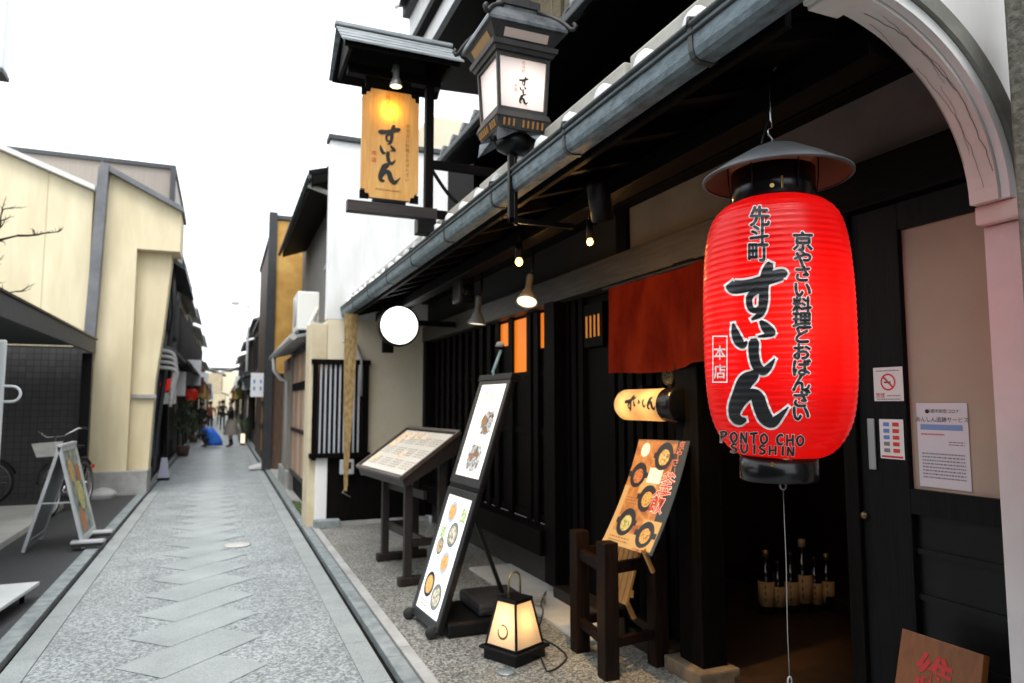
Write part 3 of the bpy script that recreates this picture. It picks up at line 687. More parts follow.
# ------------------------------------------------------------------ left side: canopy, tiled wall, yellow houses
YW = 13.2
yh = thing('cream_warehouse', (-4, 13.3, 0), 'pale yellow sided building with sloping white gutter and dark tiled base at left', 'building')
uw = MB(); uw.prism([(-9, 2.43), (-2.10, 2.43), (-2.10, 5.02), (-9, 7.70)], 1, YW, 16.5); uw.build('siding_wall', yellow, yh)
for xx in (-5.2, -4.3, -3.45, -2.75): MB().box(xx, xx + .008, YW - .004, YW - .0005, 2.45, 5.02 + (-2.10 - xx) * .388).build('siding_joint', mat('joint_line', (.45, .38, .22), .8), yh)
gu = MB(); gu.prism([(-9, 7.70), (-2.06, 5.02), (-2.06, 5.10), (-9, 7.78)], 1, YW - .14, 16.5); gu.build('roof_edge', mat('white_trim', (.66, .66, .64), .6), yh)
MB().box(-9, -2.10, YW + .02, 16.4, 0, 2.425).build('tiled_base', tilewall_m, yh)
cn = thing('steel_canopy', (-1.95, 8, 2.4), 'dark steel canopy beam running along the left edge above the bicycles', 'canopy')
MB().box(-1.95, -1.90, 4.0, 12.9, 2.30, 2.52, b=.006).build('edge_beam', dk_grey, cn)
MB().box(-1.975, -1.885, 4.0, 12.95, 2.523, 2.55).build('flashing', black_p, cn)
MB().box(-7, -1.955, 4.0, 12.9, 2.42, 2.50).build('deck', dk_grey, cn)
MB().box(-2.06, -1.92, 12.75, 12.9, .0, 2.30, b=.006).build('post', black_p, cn)
pl = MB(); P0, P1 = (-2.07, 2.2), (-1.90, 5.46)
pl.hexa([(-2.11, 13.0, 2.2), (-1.955, 13.0, 2.2), (-1.955, 13.19, 2.2), (-2.11, 13.19, 2.2), (-2.02, 13.0, 5.40), (-1.87, 13.0, 5.48), (-1.87, 13.19, 5.48), (-2.02, 13.19, 5.40)])
yt = thing('yellow_house', (-1.5, 13.4, 0), 'tall yellow plastered house with sloping dark roof edge and jettied upper storey', 'house')
pl.build('steel_corner', mat('blue_grey_steel', (.11, .115, .125), .55, (.16, .165, .175), 4), yt)
MB().box(-2.10, -1.965, 12.98, 13.19, 0, 2.195).build('down_pipes', black_p, yt)
fc = MB(); fc.prism([(-2.02, .40), (-1.42, .40), (-1.42, 4.12), (-.76, 4.12), (-.76, 4.82), (-1.95, 5.42), (-2.02, 5.42)], 1, YW, 13.9); fc.build('front_wall', yellow2, yt)
rc = MB(); rc.prism([(-1.419, .40), (-1.12, .40), (-1.07, 1.9), (-.98, 2.8), (-.90, 4.0), (-.90, 4.118), (-1.419, 4.118)], 1, 13.42, 13.85); rc.build('recessed_wall', yellow2, yt)
MB().box(-1.42, -1.04, 13.36, 13.42, 1.60, 1.66).build('string_course', conc, yt)
MB().box(-2.05, -1.11, 13.17, 13.9, .0, .40, b=.01).build('plinth', conc, yt)
re_ = MB(); re_.prism([(-1.99, 5.42), (-.72, 4.79), (-.72, 4.87), (-1.99, 5.52)], 1, 13.05, 14.1); re_.build('roof_edge', mat('blue_grey_steel', (.1, .1, .1)), yt)
bb = thing('corrugated_building', (-2.5, 15, 0), 'dark boarded building with grey brown corrugated top rising behind the yellow houses', 'building')
MB().box(-9, -1.0, 14.6, 18.55, 4.62, 5.98).build('corrugated_wall', tin, bb)
MB().box(-9.1, -.97, 14.55, 18.6, 5.983, 6.06).build('roof_trim', dk_grey, bb)
MB().box(-1.06, -.965, 14.53, 14.599, 4.62, 5.98).build('corner_trim', dk_grey, bb)
MB().box(-9, -1.06, 14.25, 18.55, 2.6, 4.617).build('boarded_wall', dk_grey, bb)
MB().box(-9, -1.30, 14.25, 18.55, 0, 2.597).build('ground_floor_wall', dark_v, bb)
re2 = MB(); re2.prism([(-.84, 2.46), (-1.32, 2.62), (-1.32, 2.68), (-.84, 2.52)], 1, 14.3, 18.6); re2.build('lower_eave', tile_d, bb)
re2 = MB(); re2.prism([(-.72, 4.0), (-1.06, 4.2), (-1.06, 4.28), (-.72, 4.08)], 1, 14.3, 18.6); re2.build('middle_eave', tile_d, bb)
for yy in (15.0, 16.8):
    wn = MB().box(-1.058, -1.02, yy, yy + 1.3, 2.95, 3.85).build('window', black_p, bb)
    for k in range(8): MB().box(-1.018, -1.0, yy + .05 + k * .16, yy + .09 + k * .16, 2.95, 3.85).build('bar', gut_dark, wn)
MB().tube([(-.95, 14.5, 4.1), (-.90, 14.6, 3.2), (-.95, 14.7, 2.7), (-1.2, 14.7, .1)], .045, 8).build('down_pipe', gut_dark, bb)
MB().box(-1.29, -1.26, 15.4, 17.0, .1, 2.0).build('sliding_door', brown_v, bb)
# stone by the plinth
st = MB(); bmesh.ops.create_icosphere(st.bm, subdivisions=3, radius=.17, matrix=Matrix.Translation((-1.70, 12.85, .06)) @ Matrix.Diagonal((1.3, .9, .75, 1)))
for v in st.bm.verts: v.co += Vector((math.sin(v.co.x * 31), math.sin(v.co.y * 27 + 1), math.sin(v.co.z * 33))) * .015
tag(st.build('stone', conc, loc=(-1.70, 12.85, .06)), 'grey rounded stone lying at the foot of the yellow house', 'stone')

# ------------------------------------------------------------------ the big red lantern
LX, LY = 1.646, 1.746
lan = thing('paper_lantern', (LX, LY, 1.25), 'big glowing red paper lantern with black brush lettering under a grey cone hat', 'lantern')
PROF = [(.122, 1.336), (.150, 1.352), (.182, 1.388), (.209, 1.447), (.2225, 1.52), (.2295, 1.62), (.2305, 1.74), (.2295, 1.85), (.223, 1.97), (.213, 2.04), (.195, 2.098), (.165, 2.134), (.128, 2.153)]
def lrad(z, ribs=True):
    for (r0, z0), (r1, z1) in zip(PROF, PROF[1:]):
        if z <= z1 or (r1, z1) == PROF[-1]:
            i = PROF.index((r0, z0)); a = PROF[max(i - 1, 0)]; d = PROF[min(i + 2, len(PROF) - 1)]
            t = min(1, max(0, (z - z0) / (z1 - z0)))
            m0 = (r1 - a[0]) / max(1e-6, z1 - a[1]) * (z1 - z0); m1 = (d[0] - r0) / max(1e-6, d[1] - z0) * (z1 - z0)
            r = (2 * t ** 3 - 3 * t * t + 1) * r0 + (t ** 3 - 2 * t * t + t) * m0 + (3 * t * t - 2 * t ** 3) * r1 + (t ** 3 - t * t) * m1
            return r + (.0015 * (abs(math.cos(math.pi * z / .0198)) ** 3 - .4) if ribs else 0)
def lantern_pt(px, py, lift):
    d = sight(px, py); z = 1.75; P = None
    for k in range(10):
        r = lrad(z, k > 6) + lift
        a = d.x ** 2 + d.y ** 2; b = -2 * (d.x * LX + d.y * LY); c = LX ** 2 + LY ** 2 - r * r
        q = max(0, b * b - 4 * a * c); t = (-b - math.sqrt(q)) / (2 * a)
        P = Vector((d.x * t, d.y * t, CAM_H + d.z * t)); z = min(2.152, max(1.337, P.z))
    return P
NZ = 340
rt = Vector((_r.x, _r.y, 0))
body = MB(); body.lathe([(lrad(1.336 + (2.153 - 1.336) * i / NZ), 1.336 + (2.153 - 1.336) * i / NZ) for i in range(NZ + 1)], (LX, LY, 0), 72, caps=False)
body.build('paper_body', paper_mat('red_paper', (.55, .003, .006), (1.0, .009, .006), .66, .06, .26), lan)
rg = MB(); rg.lathe([(.118, 2.16), (.122, 2.145), (.130, 2.15), (.130, 2.258), (.124, 2.258), (.118, 2.16)], (LX, LY, 0), 48, caps=False); tr = rg.build('top_ring', black_g, lan)
rg = MB(); rg.lathe([(.108, 1.348), (.117, 1.348), (.118, 1.266), (.114, 1.260), (0, 1.260)], Vector((LX, LY, 0)) - rt * .012, 48, caps=False); br = rg.build('bottom_ring', black_g, lan)
ht = MB(); ht.lathe([(.226, 2.235), (.2315, 2.232), (.2315, 2.238), (.16, 2.286), (.08, 2.332), (.02, 2.356), (0, 2.358)], (LX + .008, LY - .008, 0), 64, caps=False)
ht.build('hat', mat('grey_hat', (.06, .066, .072), .5, (.10, .106, .112), 6, bump=.06), lan)
ht = MB(); ht.lathe([(.225, 2.234), (.16, 2.278), (.08, 2.324), (.02, 2.348), (0, 2.350)], (LX + .008, LY - .008, 0), 64, caps=False)
ht.build('hat_lining', mat('brown_lining', (.10, .06, .028), .6), lan)
MB().lathe([(.224, 2.230), (.234, 2.232), (.234, 2.238), (.224, 2.236), (.224, 2.230)], (LX + .008, LY - .008, 0), 64, caps=False).build('hat_rim', mat('grey_hat', (.1, .1, .1)), lan)
for k in range(6):
    a = k * math.pi / 3 + .35
    MB().tube([(LX + .131 * math.cos(a), LY + .131 * math.sin(a), 2.17), (LX + .138 * math.cos(a), LY + .138 * math.sin(a), 2.23), (LX + .14 * math.cos(a), LY + .14 * math.sin(a), 2.292)], .0022, 6).build('hat_stay', black_p, lan)
hk = MB(); hk.tube([(LX, LY, 2.35), (LX + .004, LY, 2.372), (LX - .012, LY, 2.385), (LX - .014, LY, 2.40), (LX + .004, LY, 2.41), (LX, LY, 2.44), (LX, LY, 2.60)], .0028, 8)
hk.build('hook', chrome, lan)
fc = (Vector((0, 0, 0)) - Vector((LX, LY, 0))).normalized()
rt = Vector((_r.x, _r.y, 0))
cd_ = MB(); p = Vector((LX, LY, 0)) + fc * .05
cd_.tube([(p.x - .05, p.y, 2.295), (p.x - .035, p.y, 2.35), (p.x - .01, p.y, 2.42), (LX + .02, LY + .05, 2.55), (LX + .08, LY + .15, 2.66)], .0032, 6); cd_.build('feed_wire', black_p, lan)
for (pxx, pyy, rr_) in ((767, 189, .0045), (783, 187, 0)):     # gilt crest and catch on the top ring
    a = math.atan2(-LY, -LX) + (R(-1) if rr_ else R(12)); q = Vector((LX + .1305 * math.cos(a), LY + .1305 * math.sin(a), 0)); nn = Vector((math.cos(a), math.sin(a), 0)); tt = Vector((-nn.y, nn.x, 0))
    e = MB()
    if rr_: e.disc(q + nn * .0012 + _u * 2.176, tt, _u, .007, 12); e.disc(q + nn * .0016 + _u * 2.176, tt, _u, .003, 8)
    else: e.bar(q + nn * .002 + _u * 2.166, q + nn * .002 + _u * 2.204, .005, .003)
    e.build('gilt_mark' if rr_ else 'brass_catch', gold, tr)
a = math.atan2(-LY, -LX) + R(-8); nn = Vector((math.cos(a), math.sin(a), 0)); tt = Vector((-nn.y, nn.x, 0)); q = Vector((LX, LY, 1.318)) - rt * .012 + nn * .1182
e = MB()
for k in range(5): e.disc(q + nn * k * .00005 + tt * .0042 * math.cos(2 * math.pi * k / 5 + 1.57) + _u * .0042 * math.sin(2 * math.pi * k / 5 + 1.57), tt, _u, .0036, 10)
e.build('gilt_mark', gold, br)
cr_ = MB(); cr_.tube([(LX + .012 * math.cos(t * .52), LY, 1.243 + .012 * math.sin(t * .52)) for t in range(13)], .003, 6)
cr_.tube([(LX, LY, 1.232), (LX + .002, LY, 1.0), (LX - .002, LY, .80), (LX, LY, .66)], .0013, 6)
cr_.tube([(LX + .008 * math.cos(t * .52), LY, .645 + .018 * math.sin(t * .52)) for t in range(13)], .0028, 6)
cr_.build('pull_cord', mat('nylon_cord', (.22, .22, .21), .4), lan)
A2P = lambda x, y: (690 + x / 4.267, 180 + y / 4.267)
def LP(lift): return lambda x, y, k=0: lantern_pt(*A2P(x, y), lift + k * .00012)
big = MB(); strokes(big, WORD, LP(.0016), 0, 6); big.build('brush_word', ink, lan)
out = MB(); strokes(out, WORD, LP(.0004), 9, 6); out.build('brush_outline', white_ink, lan)
class TM(MB): pass
def rib_cut(step):
    def f(bm):
        if not bm.verts: return
        ys = [v.co.y for v in bm.verts]; y = min(ys) + step
        while y < max(ys):
            bmesh.ops.bisect_plane(bm, geom=bm.verts[:] + bm.edges[:] + bm.faces[:], plane_co=(0, y, 0), plane_no=(0, 1, 0)); y += step
        bm.verts.index_update()
    return f
def lantern_text(items, m, om, name, grow=5, bold=3.2):
    ring8 = [(math.cos(k * math.pi / 4), math.sin(k * math.pi / 4)) for k in range(8)]
    for lift, off, mm, nm, sh8 in ((.0016, .0, m, name, [(0, 0)] + [(q[0] * bold, q[1] * bold) for q in ring8[::2]]), (.0002, grow, om, name + '_outline', [(q[0] * (grow + bold), q[1] * (grow + bold)) for q in ring8])):
        if mm is None: continue
        b = TM(); b.cut = rib_cut(6)
        for (ch, x, y, sz, sx) in items:
            for i8, (ox, oy) in enumerate(sh8): add_glyphs(b, ch, sz, lambda gx, gy, X=x, Y=y: lantern_pt(*A2P(X + gx + ox, Y - gy + oy), lift + i8 * .00006), sx=sx)
        b.build(nm, mm, lan)
T_ = [('先', 297, 160, 92, 1.0), ('斗', 294, 236, 84, 1.05), ('町', 290, 312, 88, 1.05)]
for i, c in enumerate('京やさい料理とおばんざい'): T_.append((c, 482 - i * .9, [268, 342, 404, 472, 540, 604, 668, 738, 806, 872, 940, 1000][i], 78 if i else 86, 1.08))
lantern_text(T_, ink, white_ink, 'lettering', 3.0)
lantern_text([('本', 127, 742, 66, .8), ('店', 127, 822, 66, .8)], white_ink, None, 'branch_lettering', bold=1.2)
fr = MB()
for (x0, y0, x1, y1) in ((95, 664, 160, 669), (95, 860, 160, 865), (95, 669, 100, 860), (155, 669, 160, 860)):
    n = 16
    for i in range(n):
        if x1 - x0 > y1 - y0: a, b = x0 + (x1 - x0) * i / n, x0 + (x1 - x0) * (i + 1) / n; Q = [(a, y0), (b, y0), (b, y1), (a, y1)]
        else: a, b = y0 + (y1 - y0) * i / n, y0 + (y1 - y0) * (i + 1) / n; Q = [(x0, a), (x1, a), (x1, b), (x0, b)]
        fr.face([LP(.0014)(*q) for q in Q])
fr.build('branch_frame', white_ink, lan)
# brush capitals as strokes: each letter in a 10 x 14 cell
CAP = {'P': [[(2, 0, 2.2), (1.8, 7, 2.4), (1.5, 14, 1.8)], [(0, 1, 1.5), (6, .5, 2), (9, 3, 2.2), (6, 6.5, 2), (2, 7.5, 1.2)]],
       'O': [[(6, .5, 1.5), (2, 3, 2.4), (.8, 8, 2.4), (4, 13, 2.2), (8.5, 10, 2.4), (9, 4.5, 2.2), (5.5, .8, 1.6)]],
       'N': [[(1, 14, 1.8), (1.5, 0, 2.2)], [(1.5, .5, 2), (8, 13.5, 2.4)], [(8.3, 14, 1.8), (9, 0, 2)]],
       'T': [[(-.5, 1, 1.8), (5, .6, 2.4), (10, 0, 2)], [(5, .5, 2), (4.8, 7, 2.2), (4.5, 14, 1.6)]],
       'C': [[(9, 2.5, 1.6), (6, .5, 2.4), (1.5, 4.5, 2.6), (1.8, 10.5, 2.6), (5.5, 13, 2.2), (9.5, 11, 1.2)]],
       'H': [[(1, 0, 2), (.8, 14, 2.2)], [(1, 7.5, 2), (9, 6.5, 2)], [(9, 0, 2.2), (8.8, 14, 2)]],
       'S': [[(8.5, 2, 1.6), (5, .4, 2.2), (1.5, 3, 2.2), (4.5, 6.5, 2.4), (8.3, 9.5, 2.4), (5, 13.3, 2.2), (.8, 11.8, 1.4)]],
       'U': [[(1, 0, 2.2), (1, 8.5, 2.2), (4.5, 13.3, 2.4), (8.5, 9, 2.2), (9, 0, 1.8)]],
       'I': [[(5, 0, 2.2), (4.6, 7, 2.4), (4.6, 14, 2)]]}
def caps_text(txt, x, y, cw, chh, slope, m, om, name):
    for grow, lift, mm, nm in ((.45, .0014, m, name), (.95, .0003, om, name + '_outline')):
        b = MB(); k = 0
        for i, c in enumerate(txt):
            if c == ' ': k += .6; continue
            ox = x + k * cw; oy = y + slope * k; sc = cw * .72 / 10; sh = chh / 14
            strokes(b, CAP[c], lambda gx, gy, q, ox=ox, oy=oy: lantern_pt(*A2P(ox + gx * sc, oy + gy * sh), lift + q * .0001), grow, 4)
            k += 1 if c != 'I' else .75
        b.build(nm, mm, lan)
caps_text('PONTO CHO', 128, 1073, 43, 46, 2.2, ink, white_ink, 'capitals')
caps_text('SUISHIN', 172, 1126, 44, 38, 2.4, ink, white_ink, 'capitals')
lamp('lantern_bulb', Vector((LX, LY, 1.755)) + fc * .105 + rt * .060, 1.55, (1, .66, .36), .025, lan)
sk = MB(); q = at(758, 92, 0, 1.9)
pg = thing('hanging_plug', (q.x, q.y, q.z), 'pale plug dangling on its grey wire from the dark eave above the red lantern', 'plug')
sk.lathe([(0, .028), (.012, .026), (.016, .0), (.010, -.03), (0, -.03)], q, 12, caps=False); sk.build('plug_body', mat('plug_white', (.5, .48, .42), .5), pg)
MB().tube([q + Vector((0, 0, -.03)), q + Vector((.0, 0, -.09)), q + Vector((0, -.012, -.13)), q + Vector((-.004, -.03, -.05)), q + Vector((0, -.06, .03)), q + Vector((0, -.10, .06)), q + Vector((0.0, -.14, .075))], .005, 8).build('wire', mat('wire_grey', (.25, .24, .22), .5), pg)

# ------------------------------------------------------------------ roofed wooden name board hung out over the alley
YS = 4.85
sgn = thing('roofed_signboard', (1.3, YS, 3.0), 'wooden name board hanging under its own little dark roof with a small lamp', 'sign')
MB().box(1.31, 1.37, YS - .03, YS + .03, 2.80, 4.06, b=.004).build('post', dark_v, sgn)
MB().box(.755, 1.40, YS - .035, YS + .035, 2.835, 2.915, b=.004).build('bottom_bar', mat('brown_wood_cross', (.012, .009, .008), .5, (.028, .021, .018), 3, XG, .3), sgn)
MB().box(.74, 1.42, YS - .035, YS + .035, 3.83, 3.90, b=.004).build('top_bar', dark_x, sgn)
rf = MB()                                                     # gable roof, ridge along X
for s_ in (-1, 1):
    rf.hexa([(.695, YS, 4.11), (1.455, YS, 4.11), (1.48, YS + s_ * .29, 3.88), (.675, YS + s_ * .29, 3.88), (.695, YS, 4.14), (1.455, YS, 4.14), (1.48, YS + s_ * .30, 3.915), (.675, YS + s_ * .30, 3.915)])
roof = rf.build('roof_boards', dark_x, sgn)
sh_ = MB()
for s_ in (-1, 1):
    for c in range(4):
        t0, t1 = c / 4, (c + 1) / 4 + .04
        def rp(x, t, dz): return (x, YS + s_ * .315 * t, 4.152 - .248 * t + dz)
        sh_.hexa([rp(.655, t0, .006), rp(1.50, t0, .006), rp(1.50, t1, .012), rp(.655, t1, .012), rp(.655, t0, .016), rp(1.50, t0, .016), rp(1.50, t1, .026), rp(.655, t1, .026)])
sh_.build('roof_shingles', mat('weathered_shingle', (.16, .18, .19), .6, (.36, .39, .41), 3, (1.5, 14, 14), .35), roof)
MB().box(.645, 1.51, YS - .035, YS + .035, 4.162, 4.192, b=.008).build('ridge_cap', mat('weathered_shingle', (.1, .1, .1)), roof)
for x_ in (.72, 1.42):
    MB().prism([(YS - .25, 3.885), (YS + .25, 3.885), (YS, 4.09)], 0, x_ - .012, x_ + .012).build('gable_board', dark_y, roof)
bx0, bx1, bz0, bz1 = .848, 1.258, 2.95, 3.745
c_ = .06
def notched(x0, x1, z0, z1, c):
    P = []
    for (cx_, cz_, a0) in ((x1, z1, 0), (x0, z1, 1), (x0, z0, 2), (x1, z0, 3)):
        sx, sz = ((-1, -1), (1, -1), (1, 1), (-1, 1))[a0]
        q = [(cx_, cz_ + sz * c), (cx_ + sx * c * .45, cz_ + sz * c * .9), (cx_ + sx * c * .5, cz_ + sz * c * .5), (cx_ + sx * c * .9, cz_ + sz * c * .45), (cx_ + sx * c, cz_)]
        if a0 in (1, 3): q = q[::-1]
        P += q
    return P
bd = MB(); bd.prism(notched(bx0, bx1, bz0, bz1, c_), 1, YS - .02, YS + .02)
board = bd.build('name_board', mat('lit_cedar', (.62, .30, .07), .55, (.72, .40, .12), 2.5, VG, .1), sgn)
cn_ = MB(); cn_.box(.87, 1.2, YS - .012, YS + .012, 3.745, 3.83)
cn_.build('hanger', dark_x, sgn)
for (xx, zz) in ((bx0, bz0), (bx1 - .05, bz0), (bx0, bz1 - .04), (bx1 - .05, bz1 - .04)):
    MB().box(xx - .006, xx + .056, YS - .008, YS + .008, zz - .008, zz + .05).build('corner_mount', dark_x, sgn)
MB().box(.93, 1.17, YS - .03, YS + .03, 2.916, 2.949, b=.01).build('cradle', black_p, sgn)
fz = YS - .0205
w_ = MB(); word_on(w_, (1.045, fz, 3.285), (1, 0, 0), (0, 0, 1), .165, (0, -1, 0)); w_.build('brush_word', ink, board)
def column_text(txt, x, z, size, step, m, par, yy=fz, name='lettering', sx=1):
    b = MB()
    for i, c in enumerate(txt): add_glyphs(b, c, size, flat((x, yy, z - i * step), (1, 0, 0), (0, 0, 1), (0, -1, 0), .0015), sx=sx)
    return b.build(name, m, par)
column_text('先斗町', 1.03, 3.69, .042, .05, red_ink, board)
column_text('京やさい料理とおばんざい', 1.175, 3.50, .03, .036, mat('faded_ink', (.30, .12, .03), .7), board)
column_text('本店', .935, 3.27, .04, .05, red_ink, board)
b = MB(); add_glyphs(b, 'PONTO CHO SUISHIN', .018, flat((1.04, fz, 3.012), (1, 0, 0), (0, 0, 1), (0, -1, 0), .0015)); b.build('lettering', ink, board)
sl_ = MB(); sl_.lathe([(.0, 3.88), (.022, 3.88), (.022, 3.79), (.03, 3.775), (.045, 3.73), (.04, 3.725)], (1.055, YS - .15, 0), 18, caps=False)
sl_.tube([(1.055, YS - .15, 3.87), (1.055, YS - .10, 3.89), (1.055, YS - .02, 3.89)], .010, 8)
lamp_h = sl_.build('lamp_holder', mat('lamp_grey', (.3, .3, .3), .4, metal=.6), sgn)
MB().lathe([(.0, 3.722), (.03, 3.723), (.041, 3.728), (.0, 3.732)], (1.055, YS - .15, 0), 18, caps=False).build('lamp_face', glow('warm_bulb', (1, .72, .35), 2.5), lamp_h)
lamp('board_lamp', (1.045, YS - .065, 3.60), 1.1, (1, .58, .06), .03, sgn)
for zz in (2.88, 3.25): MB().box(1.345, 2.56, YS - .022, YS + .022, zz - .03, zz + .03, b=.004).build('bracket_arm', dark_x, sgn)
sc_ = MB(); sc_.tube([(1.36 + .28 * t / 14, YS, 3.22 - .26 * math.sin(math.pi / 2 * t / 14)) for t in range(15)], .014, 8); sc_.build('iron_stay', black_p, sgn)
MB().box(1.25, 1.39, YS - .05, YS + .05, 2.72, 2.834, b=.006).build('foot_clamp', black_p, sgn)

# ------------------------------------------------------------------ metal street lantern on a post, named on one side
lt = thing('hanging_lamp_box', (1.36, 3.2, 2.4), 'square metal lantern with flared roof and white panes standing on a thin pole', 'lamp')
lx, ly = 1.354, 3.27
def frus(mb, h0, z0, h1, z1): return mb.loft([[(lx + sx * h0, ly + sy * h0, z0) for sx, sy in ((-1, -1), (1, -1), (1, 1), (-1, 1))], [(lx + sx * h1, ly + sy * h1, z1) for sx, sy in ((-1, -1), (1, -1), (1, 1), (-1, 1))]], sm=False)
fr = MB()
for sx, sy in ((-1, -1), (1, -1), (1, 1), (-1, 1)):
    fr.bar((lx + sx * .125, ly + sy * .125, 2.965), (lx + sx * .139, ly + sy * .139, 3.26), .016, .016)
for h, z in ((.126, 2.975), (.138, 3.255)):
    for sx, sy in ((0, -1), (0, 1)): fr.bar((lx - h, ly + sy * h, z), (lx + h, ly + sy * h, z), .016, .02)
    for sx in (-1, 1): fr.bar((lx + sx * h, ly - h, z), (lx + sx * h, ly + h, z), .016, .02)
fr.build('frame', lampf, lt)
pn_m = paper_mat('lamp_pane', (.82, .82, .83), (.8, .70, .64), .3, .05)
for k, (sx, sy) in enumerate(((0, -1), (-1, 0), (0, 1), (1, 0))):
    def q(a, h, z): h2 = h - .006; return (lx + (a * h if sx == 0 else sx * h2), ly + (a * h if sy == 0 else sy * h2), z)
    p_ = MB(); p_.face([q(-1, .125, 2.98), q(1, .125, 2.98), q(1, .138, 3.25), q(-1, .138, 3.25)]); pane = p_.build('pane', pn_m, lt)
    if k == 0:
        nn = Vector((0, -1, -.048)).normalized(); vv = Vector((0, -.048, 1)).normalized()
        b = MB(); word_on(b, (lx + .006, ly - .126, 3.085), (1, 0, 0), vv, .054, nn, .004); b.build('brush_word', ink, pane)
        b = MB()
        for i, c in enumerate('先斗町'): add_glyphs(b, c, .02, flat((lx + .004, ly - .1325, 3.225 - i * .022), (1, 0, 0), vv, nn, .002))
        b.build('lettering', mat('faded_red', (.35, .12, .1), .7), pane)
        b = MB()
        for i, c in enumerate('本店'): add_glyphs(b, c, .02, flat((lx - .038, ly - .127, 3.10 - i * .022), (1, 0, 0), vv, nn, .004))
        b.build('lettering', red_ink, pane)
cl = MB(); frus(cl, .158, 3.264, .166, 3.285); frus(cl, .176, 3.2855, .180, 3.31); cl.build('upper_collar', lampf, lt)
up_ = MB(); frus(up_, .155, 3.311, .20, 3.385); upb = up_.build('upper_box', lampf, lt)
for (sx, sy) in ((0, -1), (-1, 0)):
    def q(a, h, z): h2 = h + .003; return (lx + (a * .12 if sx == 0 else sx * h2), ly + (a * .12 if sy == 0 else sy * h2), z)
    MB_ = MB(); MB_.face([q(-1, .165, 3.328), q(1, .165, 3.328), q(1, .188, 3.365), q(-1, .188, 3.365)]); MB_.build('slot_pane', mat('slot_paper', (.62, .48, .42), .7) if sx == 0 else mat('slot_amber', (.45, .25, .10), .6), upb)
rf = MB(); rg_ = [(.214, 3.386), (.217, 3.40), (.206, 3.425), (.184, 3.455), (.152, 3.485), (.115, 3.51), (.10, 3.52), (.10, 3.54)]
rf.loft([[(lx + sx * h, ly + sy * h, z) for sx, sy in ((-1, -1), (1, -1), (1, 1), (-1, 1))] for h, z in rg_], sm=False); rf.build('roof', lead, lt)
for sx, sy in ((-1, -1), (1, -1), (1, 1), (-1, 1)):
    t_ = MB(); t_.tube([(lx + sx * .10, ly + sy * .10, 3.535), (lx + sx * .152, ly + sy * .152, 3.492), (lx + sx * .187, ly + sy * .187, 3.458), (lx + sx * .209, ly + sy * .209, 3.43), (lx + sx * .225, ly + sy * .225, 3.403), (lx + sx * .238, ly + sy * .238, 3.398), (lx + sx * .246, ly + sy * .246, 3.415), (lx + sx * .236, ly + sy * .236, 3.43)], .012, 8); t_.build('roof_rib', lampf, lt)
tp = MB(); frus(tp, .11, 3.541, .11, 3.58); frus(tp, .075, 3.581, .06, 3.68); tp.lathe([(.0, 3.68), (.05, 3.69), (.06, 3.73), (.03, 3.78), (0, 3.82)], (lx, ly, 0), 14, caps=False); tp.build('finial', lampf, lt)
lc = MB(); frus(lc, .150, 2.93, .140, 2.962); frus(lc, .128, 2.875, .146, 2.929); lw_ = lc.build('lower_collar', lampf, lt)
for k in range(9):
    for (sx, sy) in ((0, -1), (-1, 0)):
        if k in (3,): continue
        a = -.105 + k * .026
        MB().bar((lx + (a if sx == 0 else sx * .138), ly + (a if sy == 0 else sy * .138), 2.885), (lx + (a if sx == 0 else sx * .145), ly + (a if sy == 0 else sy * .145), 2.92), .009, .006).build('lit_slit', mat('slit_glow', (.16, .07, .02), .5, emit=(1, .5, .1), estr=.07), lw_)
vs = MB()
for sx, sy in ((-1, -1), (1, -1), (1, 1), (-1, 1)):
    vs.loft([[(lx + sx * .02, ly + sy * .12, 2.872), (lx + sx * .135, ly + sy * .135, 2.872), (lx + sx * .12, ly + sy * .02, 2.872)], [(lx + sx * .05, ly + sy * .11, 2.858), (lx + sx * .142, ly + sy * .142, 2.80), (lx + sx * .11, ly + sy * .05, 2.858)]], sm=False)
vs.build('skirt', lead, lt)
MB().lathe([(0, 2.874), (.10, 2.87), (.085, 2.82), (.03, 2.79), (0, 2.79)], (lx, ly, 0), 20, caps=False).build('bowl', black_p, lt)
MB().box(lx - .026, lx + .002, ly - .014, ly + .014, 2.43, 2.80, b=.003).build('pole', black_p, lt)
MB().box(lx + .008, lx + .024, ly - .008, ly + .008, 2.42, 2.80).build('conduit', black_p, lt)
MB().box(lx - .026, 1.70, ly - .014, ly + .014, 2.43, 2.456, b=.003).build('bracket_arm', black_p, lt)
lamp('lamp_box_bulb', (lx + .02, ly - .02, 3.12), 1.2, (1, .84, .72), .04, lt)

